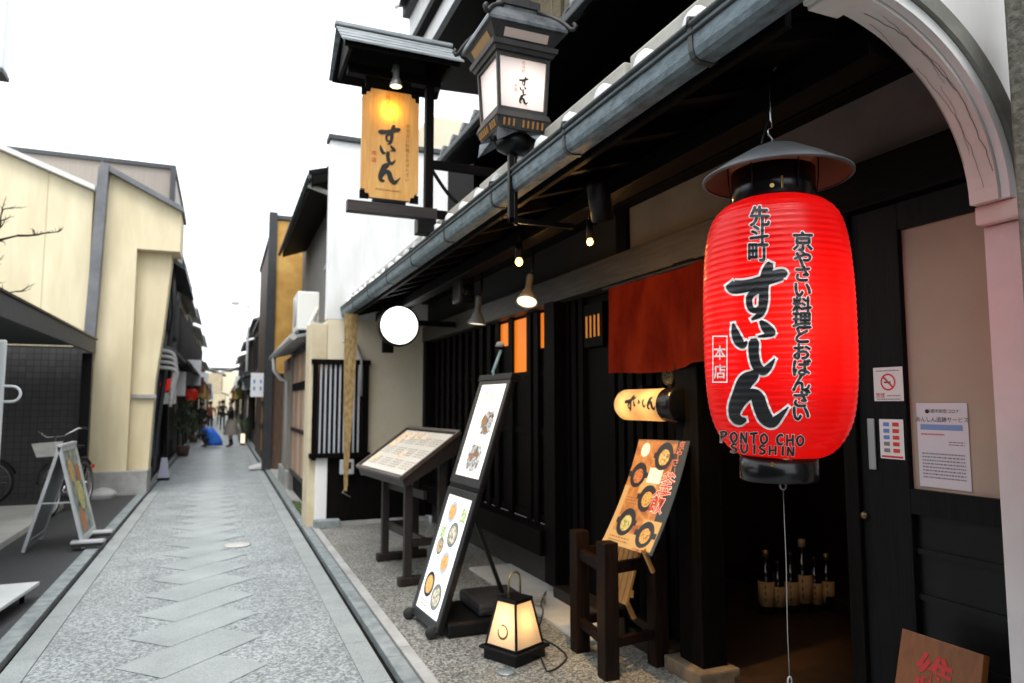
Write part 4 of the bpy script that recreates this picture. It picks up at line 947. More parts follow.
# ------------------------------------------------------------------ lights under the eave
rs = thing('round_sign', (1.75, 7.5, 2.35), 'plain round white illuminated sign with black rim hung under the eave', 'sign')
MB().lathe([(0, 7.45), (.205, 7.45), (.212, 7.452), (0, 7.452)], (1.75, 0, 2.35), 40, caps=False, ax='y').build('lit_face', glow('white_lit_face', (1, 1, .98), 1.6), rs)
MB().lathe([(.205, 7.447), (.222, 7.443), (.228, 7.455), (.228, 7.56), (.205, 7.565), (0, 7.565)], (1.75, 0, 2.35), 40, caps=False, ax='y').build('rim', black_p, rs)
MB().box(1.9, 2.42, 7.48, 7.53, 2.36, 2.42, b=.003).build('bracket', black_p, rs)
MB().box(1.60, 1.72, 7.57, 7.64, 2.06, 2.72, b=.004).build('back_plate', dark_v, rs)
def spot(px_, py_, X, tilt, label, s=1.0, e=4.0):
    p = at(px_, py_, 0, X)
    t = thing('spotlight', p, label, 'spotlight', 'spotlights under the eave')
    M = Matrix.Translation(p) @ Euler(tilt).to_matrix().to_4x4() @ Matrix.Scale(s, 4)
    b = MB(); b.T = M; b.lathe([(.0, .22), (.022, .22), (.026, .20), (.026, .085), (.036, .080), (.046, .05), (.072, .0), (.079, -.02), (.074, -.02), (.03, .05)], n=22, caps=False); b.build('housing', mat('spot_grey', (.16, .16, .15), .4, (.24, .24, .22), 6), t)
    b = MB(); b.T = M; b.lathe([(0, -.006), (.05, -.008), (.072, -.014), (.0, -.0)], n=22, caps=False); b.build('lens', glow('weak_spot', (1, .85, .6), .9), t)
    q = M @ Vector((0, 0, .22))
    b = MB(); b.tube([q, q + Vector((.02, 0, .05)), (q.x + .03, q.y + .01, 2.66)], .010, 8); b.build('stem', black_p, t)
    if e: lamp('spot_beam', M @ Vector((0, 0, -.03)), e, (1, .62, .2), .05, t, spot=R(85), to=M @ Vector((0, 0, -1)))
    return t
spot(477, 322, 1.95, (R(2), R(4), 0), 'upright grey spotlight under the eave left of the tilted one', 1.0, 5)
spot(527, 300, 1.95, (R(-22), R(18), 0), 'tilted grey spotlight pointing at the lintel near the door curtain', 1.0, 8)
spot(412, 297, 1.95, (R(0), R(5), 0), 'small far spotlight hanging just right of the round white sign', .9, 2)
def bulb(px_, py_, X, r, label):
    p = at(px_, py_, 0, X); t = thing('bare_bulb', p, label, 'bulb', 'bulbs under the eave')
    b = MB(); b.lathe([(0, -r), (r * .7, -r * .7), (r, 0), (r * .75, r * .7), (r * .45, r * 1.2), (0, r * 1.3)], p, 16, caps=False); b.build('glass', glow('hot_bulb', (1, .58, .18), 2.4), t)
    b = MB(); b.lathe([(0, .0), (r * 1.0, .0), (r * 1.0, .10), (0, .11)], p + Vector((.0, 0, r * 1.0)), 14, caps=False); b.tube([p + Vector((0, 0, .1)), (p.x, p.y, 2.68)], .008, 6); b.build('socket', black_p, t)
    lamp('bulb_light', p + Vector((0, 0, -r - .02)), 2.2, (1, .50, .14), .02, t)
bulb(519, 262, 1.75, .026, 'glowing bulb under the eave above the tilted spotlight')
bulb(590, 242, 1.85, .020, 'smaller glowing bulb under the eave left of the plaster strip')
p = at(602, 214, 0, 1.72); tgt = Vector((2.25, 3.45, 1.0))
bs = thing('spotlight', p, 'black spotlight under the dark soffit behind the lamp pole aimed at the food poster', 'spotlight', 'spotlights under the eave')
Ms = Matrix.Translation(p) @ (tgt - p).to_track_quat('-Z', 'Y').to_matrix().to_4x4()
b = MB(); b.T = Ms; b.lathe([(0, .17), (.05, .17), (.056, .15), (.058, -.03), (.052, -.03), (.045, .05)], n=22, caps=False); b.build('housing', black_p, bs)
b = MB(); b.T = Ms; b.lathe([(0, .01), (.050, .01), (0, .014)], n=20, caps=False); b.build('lens', glow('spot_lens', (1, .8, .5), 1.5), bs)
b = MB(); b.tube([Ms @ Vector((0, 0, .10)), (p.x, p.y, p.z + .13), (p.x, p.y, 2.70)], .010, 8); b.build('stem', black_p, bs)
lamp('poster_beam', Ms @ Vector((0, 0, -.045)), 95, (1, .60, .20), .04, bs, spot=R(46), to=tgt)
b = MB(); p = at(463, 285, 0, 1.9); b.box(p.x - .07, p.x + .07, p.y - .12, p.y + .10, 2.36, 2.60, b=.03); b.box(p.x - .02, p.x + .02, p.y - .02, p.y + .02, 2.59, 2.74); b.lathe([(0, p.y - .15), (.05, p.y - .15), (.05, p.y - .11), (0, p.y - .11)], (p.x, 0, 2.46), 16, caps=False, ax='y')
tag(b.build('camera_box', black_p, loc=p), 'black camera housing hung from the eave beside the upright spotlight', 'camera')

# ------------------------------------------------------------------ door curtain, tube lamp, crest
nr = thing('door_curtain', (2.37, 3.6, 2.27), 'rust red cloth door curtain hanging below the lintel left of the lantern', 'curtain')
def cloth(ya, yb, za, zb, seed):
    rn = random.Random(seed); b = MB(); n, k = 48, 22; ph = [rn.uniform(0, 6) for _ in range(6)]
    grid = []
    for j in range(k + 1):
        v = j / k; row = []
        for i in range(n + 1):
            u = i / n; y_ = ya + (yb - ya) * u
            d = (.018 * math.sin(9 * u + ph[0]) + .016 * math.sin(17 * u + ph[1] + v) + .009 * math.sin(31 * u + ph[2])) * (.25 + v) + .012 * v * math.sin(3 * u + ph[3])
            row.append(b.V((2.375 - d, y_ + .01 * v * math.sin(5 * v + ph[4]), za + (zb - za) * v - (.014 * math.sin(7 * u + ph[5]) + .03 * (1 - u)) * v)))
        grid.append(row)
    for j in range(k):
        for i in range(n):
            f = b.bm.faces.new((grid[j][i], grid[j][i + 1], grid[j + 1][i + 1], grid[j + 1][i])); f.smooth = True
    return b.build('cloth_panel', noren_m, nr)
cloth(4.06, 2.93, 2.275, 1.715, 2)
MB().tube([(2.375, 4.12, 2.278), (2.375, 2.86, 2.278)], .011, 8).build('rod', brown_y, nr)
cy, cz_, cr__ = 3.59, 1.495, .096
tl = thing('tube_lamp', (2.38, cy, cz_), 'glowing cream tube lantern lying sideways below the red door curtain', 'lamp')
b = MB(); b.lathe([(.0, cy + .325), (.03, cy + .322), (.06, cy + .31), (.078, cy + .29), (cr__, cy + .255), (cr__, cy - .215)], (2.38, 0, cz_), 36, caps=False, ax='y'); b.build('paper_shade', paper_mat('cream_shade', (.75, .6, .38), (.95, .68, .34), .6, .05), tl)
b = MB(); b.lathe([(cr__ + .004, cy - .205), (cr__ + .006, cy - .215), (cr__ + .006, cy - .31), (cr__ - .01, cy - .318), (0, cy - .318)], (2.38, 0, cz_), 36, caps=False, ax='y'); b.build('end_cap', black_g, tl)
def on_tube(yy, ang, lift): r_ = cr__ + lift; return Vector((2.38 - r_ * math.cos(ang), yy, cz_ + r_ * math.sin(ang)))
b = MB(); k_ = .10 / 265
for i, (ss, x0, y0, sc) in enumerate(((SU, 290, 475, 1.25), (I_, 275, 655, 1.1), (SHI, 310, 745, 1.0), (N_, 300, 925, 1.0))):
    strokes(b, ss, lambda x, y, q: on_tube(cy + .075 - i * .078 - (x - x0) * .00036 * sc, .12 - (y - y0) * .0034 * sc, .0012 + q * .0001), 0, 4)
b.build('brush_word', ink, tl)
MB().box(2.39, 2.50, cy + .10, cy + .13, cz_ + .07, cz_ + .12).build('bracket', black_p, tl); MB().box(2.39, 2.50, cy - .2, cy - .17, cz_ + .07, cz_ + .12).build('bracket', black_p, tl)
lamp('tube_bulb', (2.36, cy + .16, cz_), .36, (1, .70, .34), .03, tl); lamp('tube_bulb', (2.37, cy - .08, cz_), .30, (1, .66, .3), .03, tl)
ck = thing('round_sticker', (2.485, 3.55, 1.67), 'small round pale green crest plate between the red curtain and the tube lantern', 'plate')
b = MB(); b.lathe([(0, 2.487), (.06, 2.487), (.06, 2.495), (0, 2.495)], (0, 3.56, 1.672), 30, caps=False, ax='x'); b.build('plate', mat('crest_green', (.16, .20, .15), .6, (.24, .27, .2), 40), ck)
b = MB()
for r0_, r1_ in ((.05, .054), (.030, .034)):
    for i in range(36):
        a0, a1 = i * math.pi / 18, (i + 1) * math.pi / 18
        P = lambda r_, a_: (2.4855, 3.56 + r_ * math.cos(a_), 1.672 + r_ * math.sin(a_))
        b.face([P(r0_, a0), P(r1_, a0), P(r1_, a1), P(r0_, a1)])
for i in range(5): b.disc((2.4852, 3.56 + .017 * math.cos(i * 1.257), 1.672 + .017 * math.sin(i * 1.257)), (0, 1, 0), (0, 0, 1), .008, 8)
b.build('crest', ink, ck)

# ------------------------------------------------------------------ printed food sheets
def food_mat(name, a, b_, c, sc=45):
    m = bpy.data.materials.new(name); m.use_nodes = True; n = m.node_tree.nodes; l = m.node_tree.links; p = n['Principled BSDF']; p.inputs['Roughness'].default_value = .35
    tc = n.new('ShaderNodeTexCoord'); t = n.new('ShaderNodeTexNoise'); t.inputs['Scale'].default_value = sc; t.inputs['Detail'].default_value = 3
    r = n.new('ShaderNodeValToRGB'); e = r.color_ramp.elements; e[0].position = .36; e[0].color = (*a, 1); e[1].position = .66; e[1].color = (*c, 1); q = e.new(.5); q.color = (*b_, 1)
    l.new(tc.outputs['Object'], t.inputs['Vector']); l.new(t.outputs[0], r.inputs[0]); l.new(r.outputs[0], p.inputs['Base Color']); return m
def lit_food(name, a, b_, c, sc, s):
    m = food_mat(name, a, b_, c, sc); n = m.node_tree.nodes; p = n['Principled BSDF']; l = m.node_tree.links
    r = [x for x in n if x.type == 'VALTORGB'][0]; l.new(r.outputs[0], p.inputs['Emission Color']); p.inputs['Emission Strength'].default_value = s; return m
f_rice = food_mat('dish_rice', (.12, .06, .02), (.52, .34, .10), (.66, .52, .26), 70); f_red = food_mat('dish_red', (.40, .05, .02), (.55, .22, .06), (.06, .03, .02), 70)
f_green = food_mat('dish_green', (.10, .22, .02), (.55, .45, .18), (.64, .56, .3), 50); f_dk = food_mat('dish_dark', (.03, .02, .015), (.25, .10, .05), (.55, .32, .14))
f_rice2 = food_mat('dish_orange', (.55, .22, .03), (.60, .40, .10), (.10, .04, .02), 70)
pot_m = mat('printed_pot', (.012, .010, .010), .35)
class Sheet:
    """a flat or bowed printed sheet: (u, v) in 0..1, v up"""
    def __init__(s, o, u, v, bow=0):
        s.o, s.u, s.v = Vector(o), Vector(u), Vector(v); s.n = s.u.cross(s.v).normalized(); s.bow = bow
    def P(s, a, b, lift=0): return s.o + s.u * a + s.v * b + s.n * (lift + s.bow * (4 * b * (1 - b)))
    def rect(s, mb, a0, b0, a1, b1, lift, n=1):
        for i in range(n):
            c0, c1 = b0 + (b1 - b0) * i / n, b0 + (b1 - b0) * (i + 1) / n
            mb.face([s.P(a0, c0, lift), s.P(a1, c0, lift), s.P(a1, c1, lift), s.P(a0, c1, lift)], n > 1)
    def disc(s, mb, a, b, r, lift, n=22, squash=1.0):
        ru, rv = r / s.u.length, r * squash / s.v.length
        mb.face([s.P(a + ru * math.cos(2 * math.pi * i / n), b + rv * math.sin(2 * math.pi * i / n), lift) for i in range(n)])
    def lines(s, mb, a0, b0, a1, b1, n, lift, seed=1):
        rn = random.Random(seed); h = (b1 - b0) / n
        for i in range(n):
            a = a0; bb = b0 + h * (i + .25)
            while a < a1:
                w_ = min(a1 - a, rn.uniform(.02, .07)); s.rect(mb, a, bb, a + w_ * .85, bb + h * .4, lift); a += w_ + .008

# food poster bowed over the wooden rack
BLp, TLp, TRp = at(602, 541, 0, 2.08), at(638, 437, 0, 2.40), at(690, 441, 0, 2.40)
BRp = at(650, 553, 0, 2.08)
ps = thing('food_poster', BLp, 'bowed poster of rice pots with red kanji leaning above the wooden rack', 'poster')
pu = (BRp - BLp + TRp - TLp) / 2
sh0 = Sheet(BLp, pu, ((TLp - BLp) + (TRp - BRp)) / 2, -.02)
bk = MB(); sh0.rect(bk, 0, 0, 1, 1, -.004, 14); bk.build('backing_sheet', mat('poster_back', (.03, .035, .04), .5), ps)
b = MB(); sh0.rect(b, .0, .0, .80, 1, 0, 14); b.build('printed_sheet', food_mat('poster_ground', (.30, .11, .02), (.48, .22, .05), (.22, .06, .015), 9), ps)
b = MB(); sh0.rect(b, .0, 0, .62, .13, .0006, 3); sh0.rect(b, 0, .13, .10, .55, .0006, 8); sh0.rect(b, .30, .50, .62, .66, .0006, 3); sh0.rect(b, .62, .02, .95, .28, .0008, 4); b.build('pale_print', mat('poster_cream', (.50, .33, .13), .5), ps)
b = MB(); sh0.rect(b, .80, 0, 1, 1, .0002, 14); b.build('dark_border', mat('poster_slate', (.018, .026, .034), .45), ps)
for (a_0, b_0, r_, m_) in ((.30, .22, .086, f_green), (.74, .15, .078, f_rice2), (.52, .46, .082, f_rice2), (.20, .66, .080, f_red), (.60, .85, .086, f_rice)):
    b = MB(); sh0.disc(b, a_0, b_0, r_, .0016); sh0.rect(b, a_0 - .2, b_0 - .02, a_0 + .2, b_0 + .03, .0012); pt = b.build('printed_pot', pot_m, ps)
    b = MB(); sh0.disc(b, a_0 + .01, b_0 - .01, r_ * .58, .0024); b.build('printed_food', m_, pt)
b = MB(); sh0.disc(b, .20, .90, .045, .0012); sh0.rect(b, .40, .60, .66, .74, .0014); b.build('white_print', white_ink, ps)
b = MB(); sh0.lines(b, .1, .03, .5, .09, 2, .0012, 3); sh0.lines(b, .14, .38, .36, .46, 3, .0014, 4); b.build('small_print', mat('brown_ink', (.25, .11, .04), .7), ps)
for off_, lift_, m_, nm in ((.0035, .0032, white_ink, 'kanji_outline'), (0, .0040, red_ink, 'kanji')):
    b = MB()
    for i, (c, sz) in enumerate((('釜', .14), ('飯', .14))):
        add_glyphs(b, c, sz, lambda x, y, i=i: sh0.P(.80 - i * .05 + x / pu.length, .60 - i * .175 + y / sh0.v.length, lift_), offset=off_)
    b.build(nm, m_, ps)
b = MB()
for i, c in enumerate('京やさい'): add_glyphs(b, c, .058, lambda x, y, i=i: sh0.P(.88 - i * .015 + x / pu.length, .95 - i * .075 + y / sh0.v.length, .003))
b.build('lettering', mat('salmon_ink', (.65, .22, .15), .6), ps)

# wooden rack in front of the door post
rk = thing('wooden_rack', (2.15, 3.65, .02), 'dark square wooden rack of thick posts and rails beside the door post', 'rack')
PP = {'a': (1.985, 3.44), 'b': (2.04, 3.87), 'c': (2.345, 3.50), 'd': (2.40, 3.92)}
for k_, (x_, y_) in PP.items():
    z1 = {'a': .745, 'b': .735, 'c': .66, 'd': .70}[k_]
    b = MB(); b.box(x_ - .045, x_ + .045, y_ - .045, y_ + .045, .022, z1, b=.006); b.build('post', stain_b, rk)
def rail(p, q, z, h=.07, wd=.04): b = MB(); b.bar((*PP[p], z), (*PP[q], z), wd, h, .004); b.build('rail', stain_b, rk)
for (p, q) in (('a', 'b'), ('c', 'd'), ('a', 'c'), ('b', 'd')):
    rail(p, q, .60, .06); rail(p, q, .20, .05)
sb = thing('slatted_board', (2.25, 3.7, .3), 'small honey coloured slatted board propped inside the dark wooden rack', 'board')
honey = mat('honey_wood', (.42, .20, .05), .6, (.55, .28, .08), 4, VG, .2)
for k_ in range(6):
    y_ = 3.54 + k_ * .052
    b = MB(); b.hexa([(2.16, y_, .36), (2.16, y_ + .046, .36), (2.175, y_ + .046, .36), (2.175, y_, .36), (2.27, y_, .70), (2.27, y_ + .046, .70), (2.285, y_ + .046, .70), (2.285, y_, .70)]); b.build('slat', honey, sb)
b = MB(); b.bar((2.20, 3.53, .42), (2.20, 3.86, .42), .014, .04); b.build('cross_batten', honey, sb)
b = MB(); b.bar((2.24, 3.68, .36), (2.30, 3.68, .235), .03, .02); b.build('foot', honey, sb)
b = MB(); b.bar(at(643, 549, 0, 2.07), at(653, 572, 0, 2.15), .018, .018); tag(b.build('prop_stick', honey, loc=at(648, 560, 0, 2.1)), 'short honey coloured stick propping the food poster on the rack', 'stick')
ad = thing('power_adapter', (2.45, 3.2, .06), 'small white plug lying on the stone footing of the door post', 'plug')
q = at(703, 668, 0, 2.30); q.z = .03
b = MB(); b.box(q.x - .035, q.x + .035, q.y - .03, q.y + .03, .024, .045, b=.004); b.box(q.x - .012, q.x + .012, q.y - .012, q.y + .012, .045, .075, b=.003); b.build('case', mat('adapter_white', (.6, .58, .52), .5), ad)

# ------------------------------------------------------------------ sloping menu desk
dk = thing('menu_desk', (1.5, 6.2, .02), 'dark wooden desk on trestle legs with a lit sloping menu under glass', 'menu stand')
A_, B_ = Vector((1.36, 5.62, .90)), Vector((1.228, 6.86, .90)); C_, D_ = Vector((1.865, 5.67, 1.255)), Vector((1.733, 6.91, 1.255))
du, dv = (B_ - A_), (C_ - A_); nn = dv.cross(du).normalized(); nn = nn if nn.z > 0 else -nn
dn = Vector((0, 0, -1))
b = MB(); b.loft([[A_ + dn * .09 + dv * .05, B_ + dn * .09 + dv * .05, D_ + dn * .16 - dv * .05, C_ + dn * .16 - dv * .05], [A_, B_, D_, C_]], sm=False); case = b.build('case', brown_y, dk)
for (p, q) in ((A_, B_), (C_, D_), (A_, C_), (B_, D_)):
    b = MB(); b.bar(p + nn * .008, q + nn * .008, .03, .028, 0, nn); b.build('edge_moulding', mat('desk_trim', (.05, .035, .028), .45, (.10, .07, .055), 3, YG), case)
sm = Sheet(A_ + du * .03 + dv * .05 + nn * .004, du * .94, dv * .90)
if sm.n.z < 0: sm.n = -sm.n
b = MB(); sm.rect(b, 0, 0, 1, 1, 0); b.build('menu_sheet', mat('lit_menu', (.58, .54, .46), .25, emit=(1, .93, .80), estr=.13), dk)
b = MB()
for i in range(4):
    for j in range(3): sm.lines(b, .06 + i * .235, .10 + j * .28, .06 + i * .235 + .19, .30 + j * .28, 4, .0015, i * 7 + j)
b.build('menu_lines', mat('menu_ink', (.30, .24, .20), .6), dk)
mf = [lit_food('lit_dish_a', (.6, .28, .08), (.75, .6, .4), (.2, .12, .08), 30, .3), lit_food('lit_dish_b', (.35, .22, .14), (.7, .6, .5), (.6, .3, .1), 40, .3)]
for i, (a_0, b_0, w_0, h_0) in enumerate(((.84, .55, .13, .4), (.70, .76, .12, .2), (.55, .80, .10, .16), (.40, .82, .10, .14), (.86, .12, .1, .25), (.42, .30, .10, .2))):
    b = MB(); sm.rect(b, a_0, b_0, a_0 + w_0, b_0 + h_0, .003); b.build('menu_photo', mf[i % 2], dk)
ex = Vector((du.x, du.y, 0)).normalized(); ey = Vector((-ex.y, ex.x, 0)); ey = ey if ey.x > 0 else -ey
for t_ in (.10, .88):
    base = A_ + du * t_ + ey * (.13 if t_ > .5 else .0); base.z = 0
    for s_, zt in ((.10, .95), (.40, 1.12)):
        p = base + ey * s_
        b = MB(); b.bar((p.x, p.y, .09), (p.x, p.y, zt - .12), .065, .065, .004); b.build('leg', brown_v, dk)
    b = MB(); b.bar(base + ey * .02 + Vector((0, 0, .06)), base + ey * .52 + Vector((0, 0, .06)), .075, .075, .018); b.build('foot', brown_y, dk)
    b = MB(); b.bar(base + ey * .10 + Vector((0, 0, .36)), base + ey * .40 + Vector((0, 0, .36)), .03, .06); b.build('rail', brown_y, dk)
p, q = A_ + du * .10, A_ + du * .88
for s_, z_ in ((.25, .36), (.25, .74)): b = MB(); b.bar((p.x + ey.x * s_, p.y + ey.y * s_, z_), (q.x + ey.x * s_, q.y + ey.y * s_, z_), .03, .07); b.build('stretcher', brown_y, dk)

# ------------------------------------------------------------------ tall leaning menu sign with two lit panels
ls = thing('leaning_menu_sign', (1.45, 4.65, .02), 'tall black leaning sign with two lit panels of dish photographs', 'menu sign')
Ln, Lf = Vector((1.300, 4.38, .06)), Vector((1.268, 4.90, .06)); Tn = Vector((1.80, 4.345, 1.685))
lu = Ln - Lf; lv = Tn - Ln
lnrm = lu.cross(lv).normalized()
if lnrm.x > 0: lnrm = -lnrm
def LS(a, c, lift=0): return Lf + lu * a + lv * c + lnrm * lift
def slab(a0, c0, a1, c1, l0, l1): return MB().hexa([LS(a0, c0, l0), LS(a1, c0, l0), LS(a1, c1, l0), LS(a0, c1, l0), LS(a0, c0, l1), LS(a1, c0, l1), LS(a1, c1, l1), LS(a0, c1, l1)], .005)
for (c0, c1) in ((.0, .525), (.545, 1.0)):
    fr = slab(0, c0, 1, c1, -.034, .0).build('panel_box', black_p, ls)
    for (a0, d0, a1, d1) in ((0, c0, .09, c1), (.91, c0, 1, c1), (.09, c0, .91, c0 + .035), (.09, c1 - .03, .91, c1)):
        slab(a0, d0, a1, d1, .0005, .012).build('frame_bar', mat('sign_frame', (.02, .022, .024), .35, (.035, .037, .04), 6), fr)
    lo_ = c0 < .3
    s1 = Sheet(LS(.09, c0 + .035, .001), lu * .82, lv * (c1 - c0 - .065))
    if s1.n.dot(lnrm) < 0: s1.n = -s1.n
    b = MB(); s1.rect(b, 0, 0, 1, 1, .001); b.build('menu_sheet', mat('lit_sheet_low', (.75, .75, .74), .3, emit=(1, .98, .95), estr=.62) if lo_ else mat('lit_sheet_top', (.75, .72, .66), .3, emit=(1, .92, .78), estr=.75), fr)
    D = [(.35, .86, .075, 0), (.62, .68, .085, 1), (.25, .55, .06, 2), (.62, .44, .075, 0), (.28, .22, .085, 0), (.68, .16, .085, 1)] if lo_ else []
    for (a_0, b_0, r_, kf) in D:
        b = MB(); s1.disc(b, a_0, b_0, r_, .002); pl_ = b.build('printed_plate', (mat('plate_blue', (.34, .42, .55), .4, emit=(.5, .62, .8), estr=.3), mat('plate_grey', (.25, .27, .27), .4), mat('plate_black', (.03, .03, .035), .4))[(kf + int(a_0 * 10)) % 3], fr)
        b = MB(); s1.disc(b, a_0, b_0, r_ * .72, .003); b.build('printed_food', lit_food('lit_dish_c%d' % kf, *(((.62, .26, .06), (.72, .45, .16), (.4, .14, .04)), ((.12, .12, .1), (.5, .45, .32), (.7, .66, .55)), ((.35, .16, .06), (.66, .5, .3), (.1, .05, .03)))[kf], 45, .35), pl_)
    if lo_:
        b = MB(); s1.rect(b, .72, .80, .92, .92, .002); s1.rect(b, .08, .62, .30, .72, .002); b.build('leaf_print', lit_food('lit_leaf', (.14, .24, .06), (.5, .6, .3), (.65, .7, .6), 50, .3), fr)
    else:
        rq = random.Random(12)
        for (ca, cb, hw, hh) in ((.66, .58, .24, .135), (.55, .20, .27, .145)):
            n_ = 44; b = MB()
            b.face([s1.P(ca + hw * math.copysign(abs(math.cos(t)) ** .6, math.cos(t)) * rq.uniform(.82, 1.08), cb + hh * math.copysign(abs(math.sin(t)) ** .6, math.sin(t)) * rq.uniform(.82, 1.08), .002) for t in [i * 2 * math.pi / n_ for i in range(n_)]])
            ph_ = b.build('dish_photo', lit_food('lit_spread_%d' % int(ca * 100), (.015, .02, .025), (.42, .40, .38), (.72, .68, .62), 34, .22), fr)
            for k9 in range(5):
                a_0, b_0, r_ = ca + rq.uniform(-.15, .15), cb + rq.uniform(-.08, .08), rq.uniform(.028, .045)
                b = MB(); s1.disc(b, a_0, b_0, r_, .003 + k9 * .0003, 18, rq.uniform(.6, .9)); b.build('printed_food', lit_food('lit_bowl_%d' % (k9 % 3), *(((.05, .05, .05), (.30, .14, .07), (.55, .35, .18)), ((.10, .14, .2), (.5, .5, .5), (.75, .72, .68)), ((.25, .08, .03), (.5, .25, .12), (.08, .06, .05)))[k9 % 3], 70, .15), ph_)
    b = MB(); s1.lines(b, .1, .03, .45, .10, 2, .0025, 4) if lo_ else s1.lines(b, .2, .80, .8, .93, 4, .0025, 5); b.build('small_print', grey_ink, fr)
slab(-.0, .525, 1, .545, -.03, .004).build('hinge_bar', black_p, ls)
slab(-.03, .985, 1.03, 1.012, -.045, .02).build('top_cap', black_p, ls)
for a_ in (.06, .94):
    c = LS(a_, .0, .03); b = MB(); b.lathe([(0, c.y - .018), (.036, c.y - .018), (.04, c.y - .012), (.04, c.y + .012), (.036, c.y + .018), (0, c.y + .018)], (c.x, 0, .062), 18, caps=False, ax='y'); b.build('caster', rubber, ls)
b = MB(); b.box(1.36, 1.92, 4.36, 4.86, .03, .12, b=.02); b.build('weight_base', black_p, ls)
b = MB(); b.box(1.58, 1.95, 4.40, 4.82, .122, .21, b=.03); b.build('weight_bag', mat('sand_bag', (.012, .012, .013), .6, (.022, .022, .024), 9, bump=.3), ls)
b = MB(); b.bar(LS(.5, .50, -.045), Vector((1.86, 4.6, .12)), .035, .025); b.build('back_strut', black_p, ls)
b = MB(); b.tube([LS(.45, 1.0, .0), LS(.45, 1.02, .03), at(501, 350, 0, 1.80)], .011, 8); arm = b.build('lamp_arm', mat('clip_lamp', (.30, .48, .52), .35), ls)
q = at(500, 345, 0, 1.79); b = MB(); b.lathe([(0, .025), (.02, .022), (.035, -.01), (.0, -.012)], q, 14, caps=False); b.build('lamp_head', mat('clip_head', (.35, .36, .34), .4), arm)

# ------------------------------------------------------------------ floor lantern and its cable
FC = Vector((1.635, 3.925, .022)); FA = R(26)
fl_ = thing('floor_lantern', FC, 'glowing tapered paper floor lantern with black frame and hoop handle on the gravel', 'lantern')
MF = Matrix.Translation(FC) @ Matrix.Rotation(FA, 4, 'Z')
def fb(): b = MB(); b.T = MF; return b
b = fb(); b.box(-.128, .128, -.128, .128, 0, .058, b=.004); b.build('base', black_p, fl_)
b = fb(); b.box(-.148, .148, -.148, .148, .0585, .074, b=.003); b.build('tray', black_p, fl_)
hb, ht_, zb, zt = .118, .070, .076, .335
SG = ((-1, -1), (1, -1), (1, 1), (-1, 1))
b = fb()
for sx, sy in SG: b.bar((sx * hb, sy * hb, zb), (sx * ht_, sy * ht_, zt), .011, .011)
for h, z in ((hb, zb + .005), (ht_, zt - .005)):
    for i in range(4):
        p, q = SG[i], SG[(i + 1) % 4]; b.bar((p[0] * h, p[1] * h, z), (q[0] * h, q[1] * h, z), .011, .011)
b.build('frame', black_p, fl_)
b = fb(); b.box(-ht_ - .008, ht_ + .008, -ht_ - .008, ht_ + .008, zt, zt + .012, b=.002); b.build('top_plate', black_p, fl_)
fpm = paper_mat('floor_paper', (.72, .66, .58), (.95, .78, .55), .62, .04)
for i in range(4):
    p, q = SG[i], SG[(i + 1) % 4]; e_ = .992
    b = fb(); b.face([(p[0] * hb * e_, p[1] * hb * e_, zb), (q[0] * hb * e_, q[1] * hb * e_, zb), (q[0] * ht_ * e_, q[1] * ht_ * e_, zt), (p[0] * ht_ * e_, p[1] * ht_ * e_, zt)]); pp = b.build('paper_pane', fpm, fl_)
    if i == 3:                                   # ring crest on the alley side
        b = fb(); nx = -1
        for k in range(30):
            a0, a1 = R(60) + k * R(320) / 30, R(60) + (k + 1) * R(320) / 30
            w0 = .0035 + .004 * math.sin(k / 30 * math.pi)
            def P(r_, a_):
                z = .165 + r_ * math.sin(a_); hx = hb + (ht_ - hb) * (z - zb) / (zt - zb); return (-hx * e_ - .0015, .0 + r_ * math.cos(a_), z)
            b.face([P(.036 - w0, a0), P(.036 + w0 * .8, a0), P(.036 + w0 * .8, a1), P(.036 - w0, a1)])
        b.face([P(.030, R(55)), P(.042, R(75)), P(.046, R(95)), P(.034, R(80))])
        b.build('ring_crest', mat('brown_crest', (.08, .04, .015), .6), pp)
b = fb(); b.tube([(-.045 * math.cos(t * math.pi / 14) if False else -.052, 0, zt + .01), (-.052, 0, zt + .10)] + [(-.052 * math.cos(t * math.pi / 12), 0, zt + .10 + .052 * math.sin(t * math.pi / 12)) for t in range(1, 12)] + [(.052, 0, zt + .10), (.052, 0, zt + .01)], .0062, 8)
b.build('hoop_handle', mat('brass_handle', (.26, .20, .08), .35, metal=.7), fl_)
lamp('floor_bulb', FC + Vector((.0, 0, .21)), 1.0, (1, .62, .26), .03, fl_)
cb = MB()
G = lambda x, y, z=.028: Vector((*at(x, y, 2, z).xy, z))
cb.tube(catmull([tuple(v) for v in (G(536, 640), G(545, 668), G(553, 670), G(564, 662), G(566, 655), G(556, 646), G(545, 640), G(538, 634), at(543, 612, 0, 1.95), at(541, 603, 0, 2.1), G(547, 590), G(556, 580))], 6), .0055, 7)
tag(cb.build('power_cable', rubber, loc=G(545, 650)), 'black power cable looping over the gravel behind the floor lantern', 'cable')
cb = MB(); c0 = G(538, 607)
cb.tube([c0 + Vector((.05 * math.cos(t * .5) * (1 - t * .008) + .01, .06 * math.sin(t * .5), .02 + t * .0012)) for t in range(40)], .004, 6)
tag(cb.build('coiled_wire', mat('pale_wire', (.30, .28, .22), .5), loc=c0), 'small coil of pale wire on the slab behind the floor lantern', 'wire')

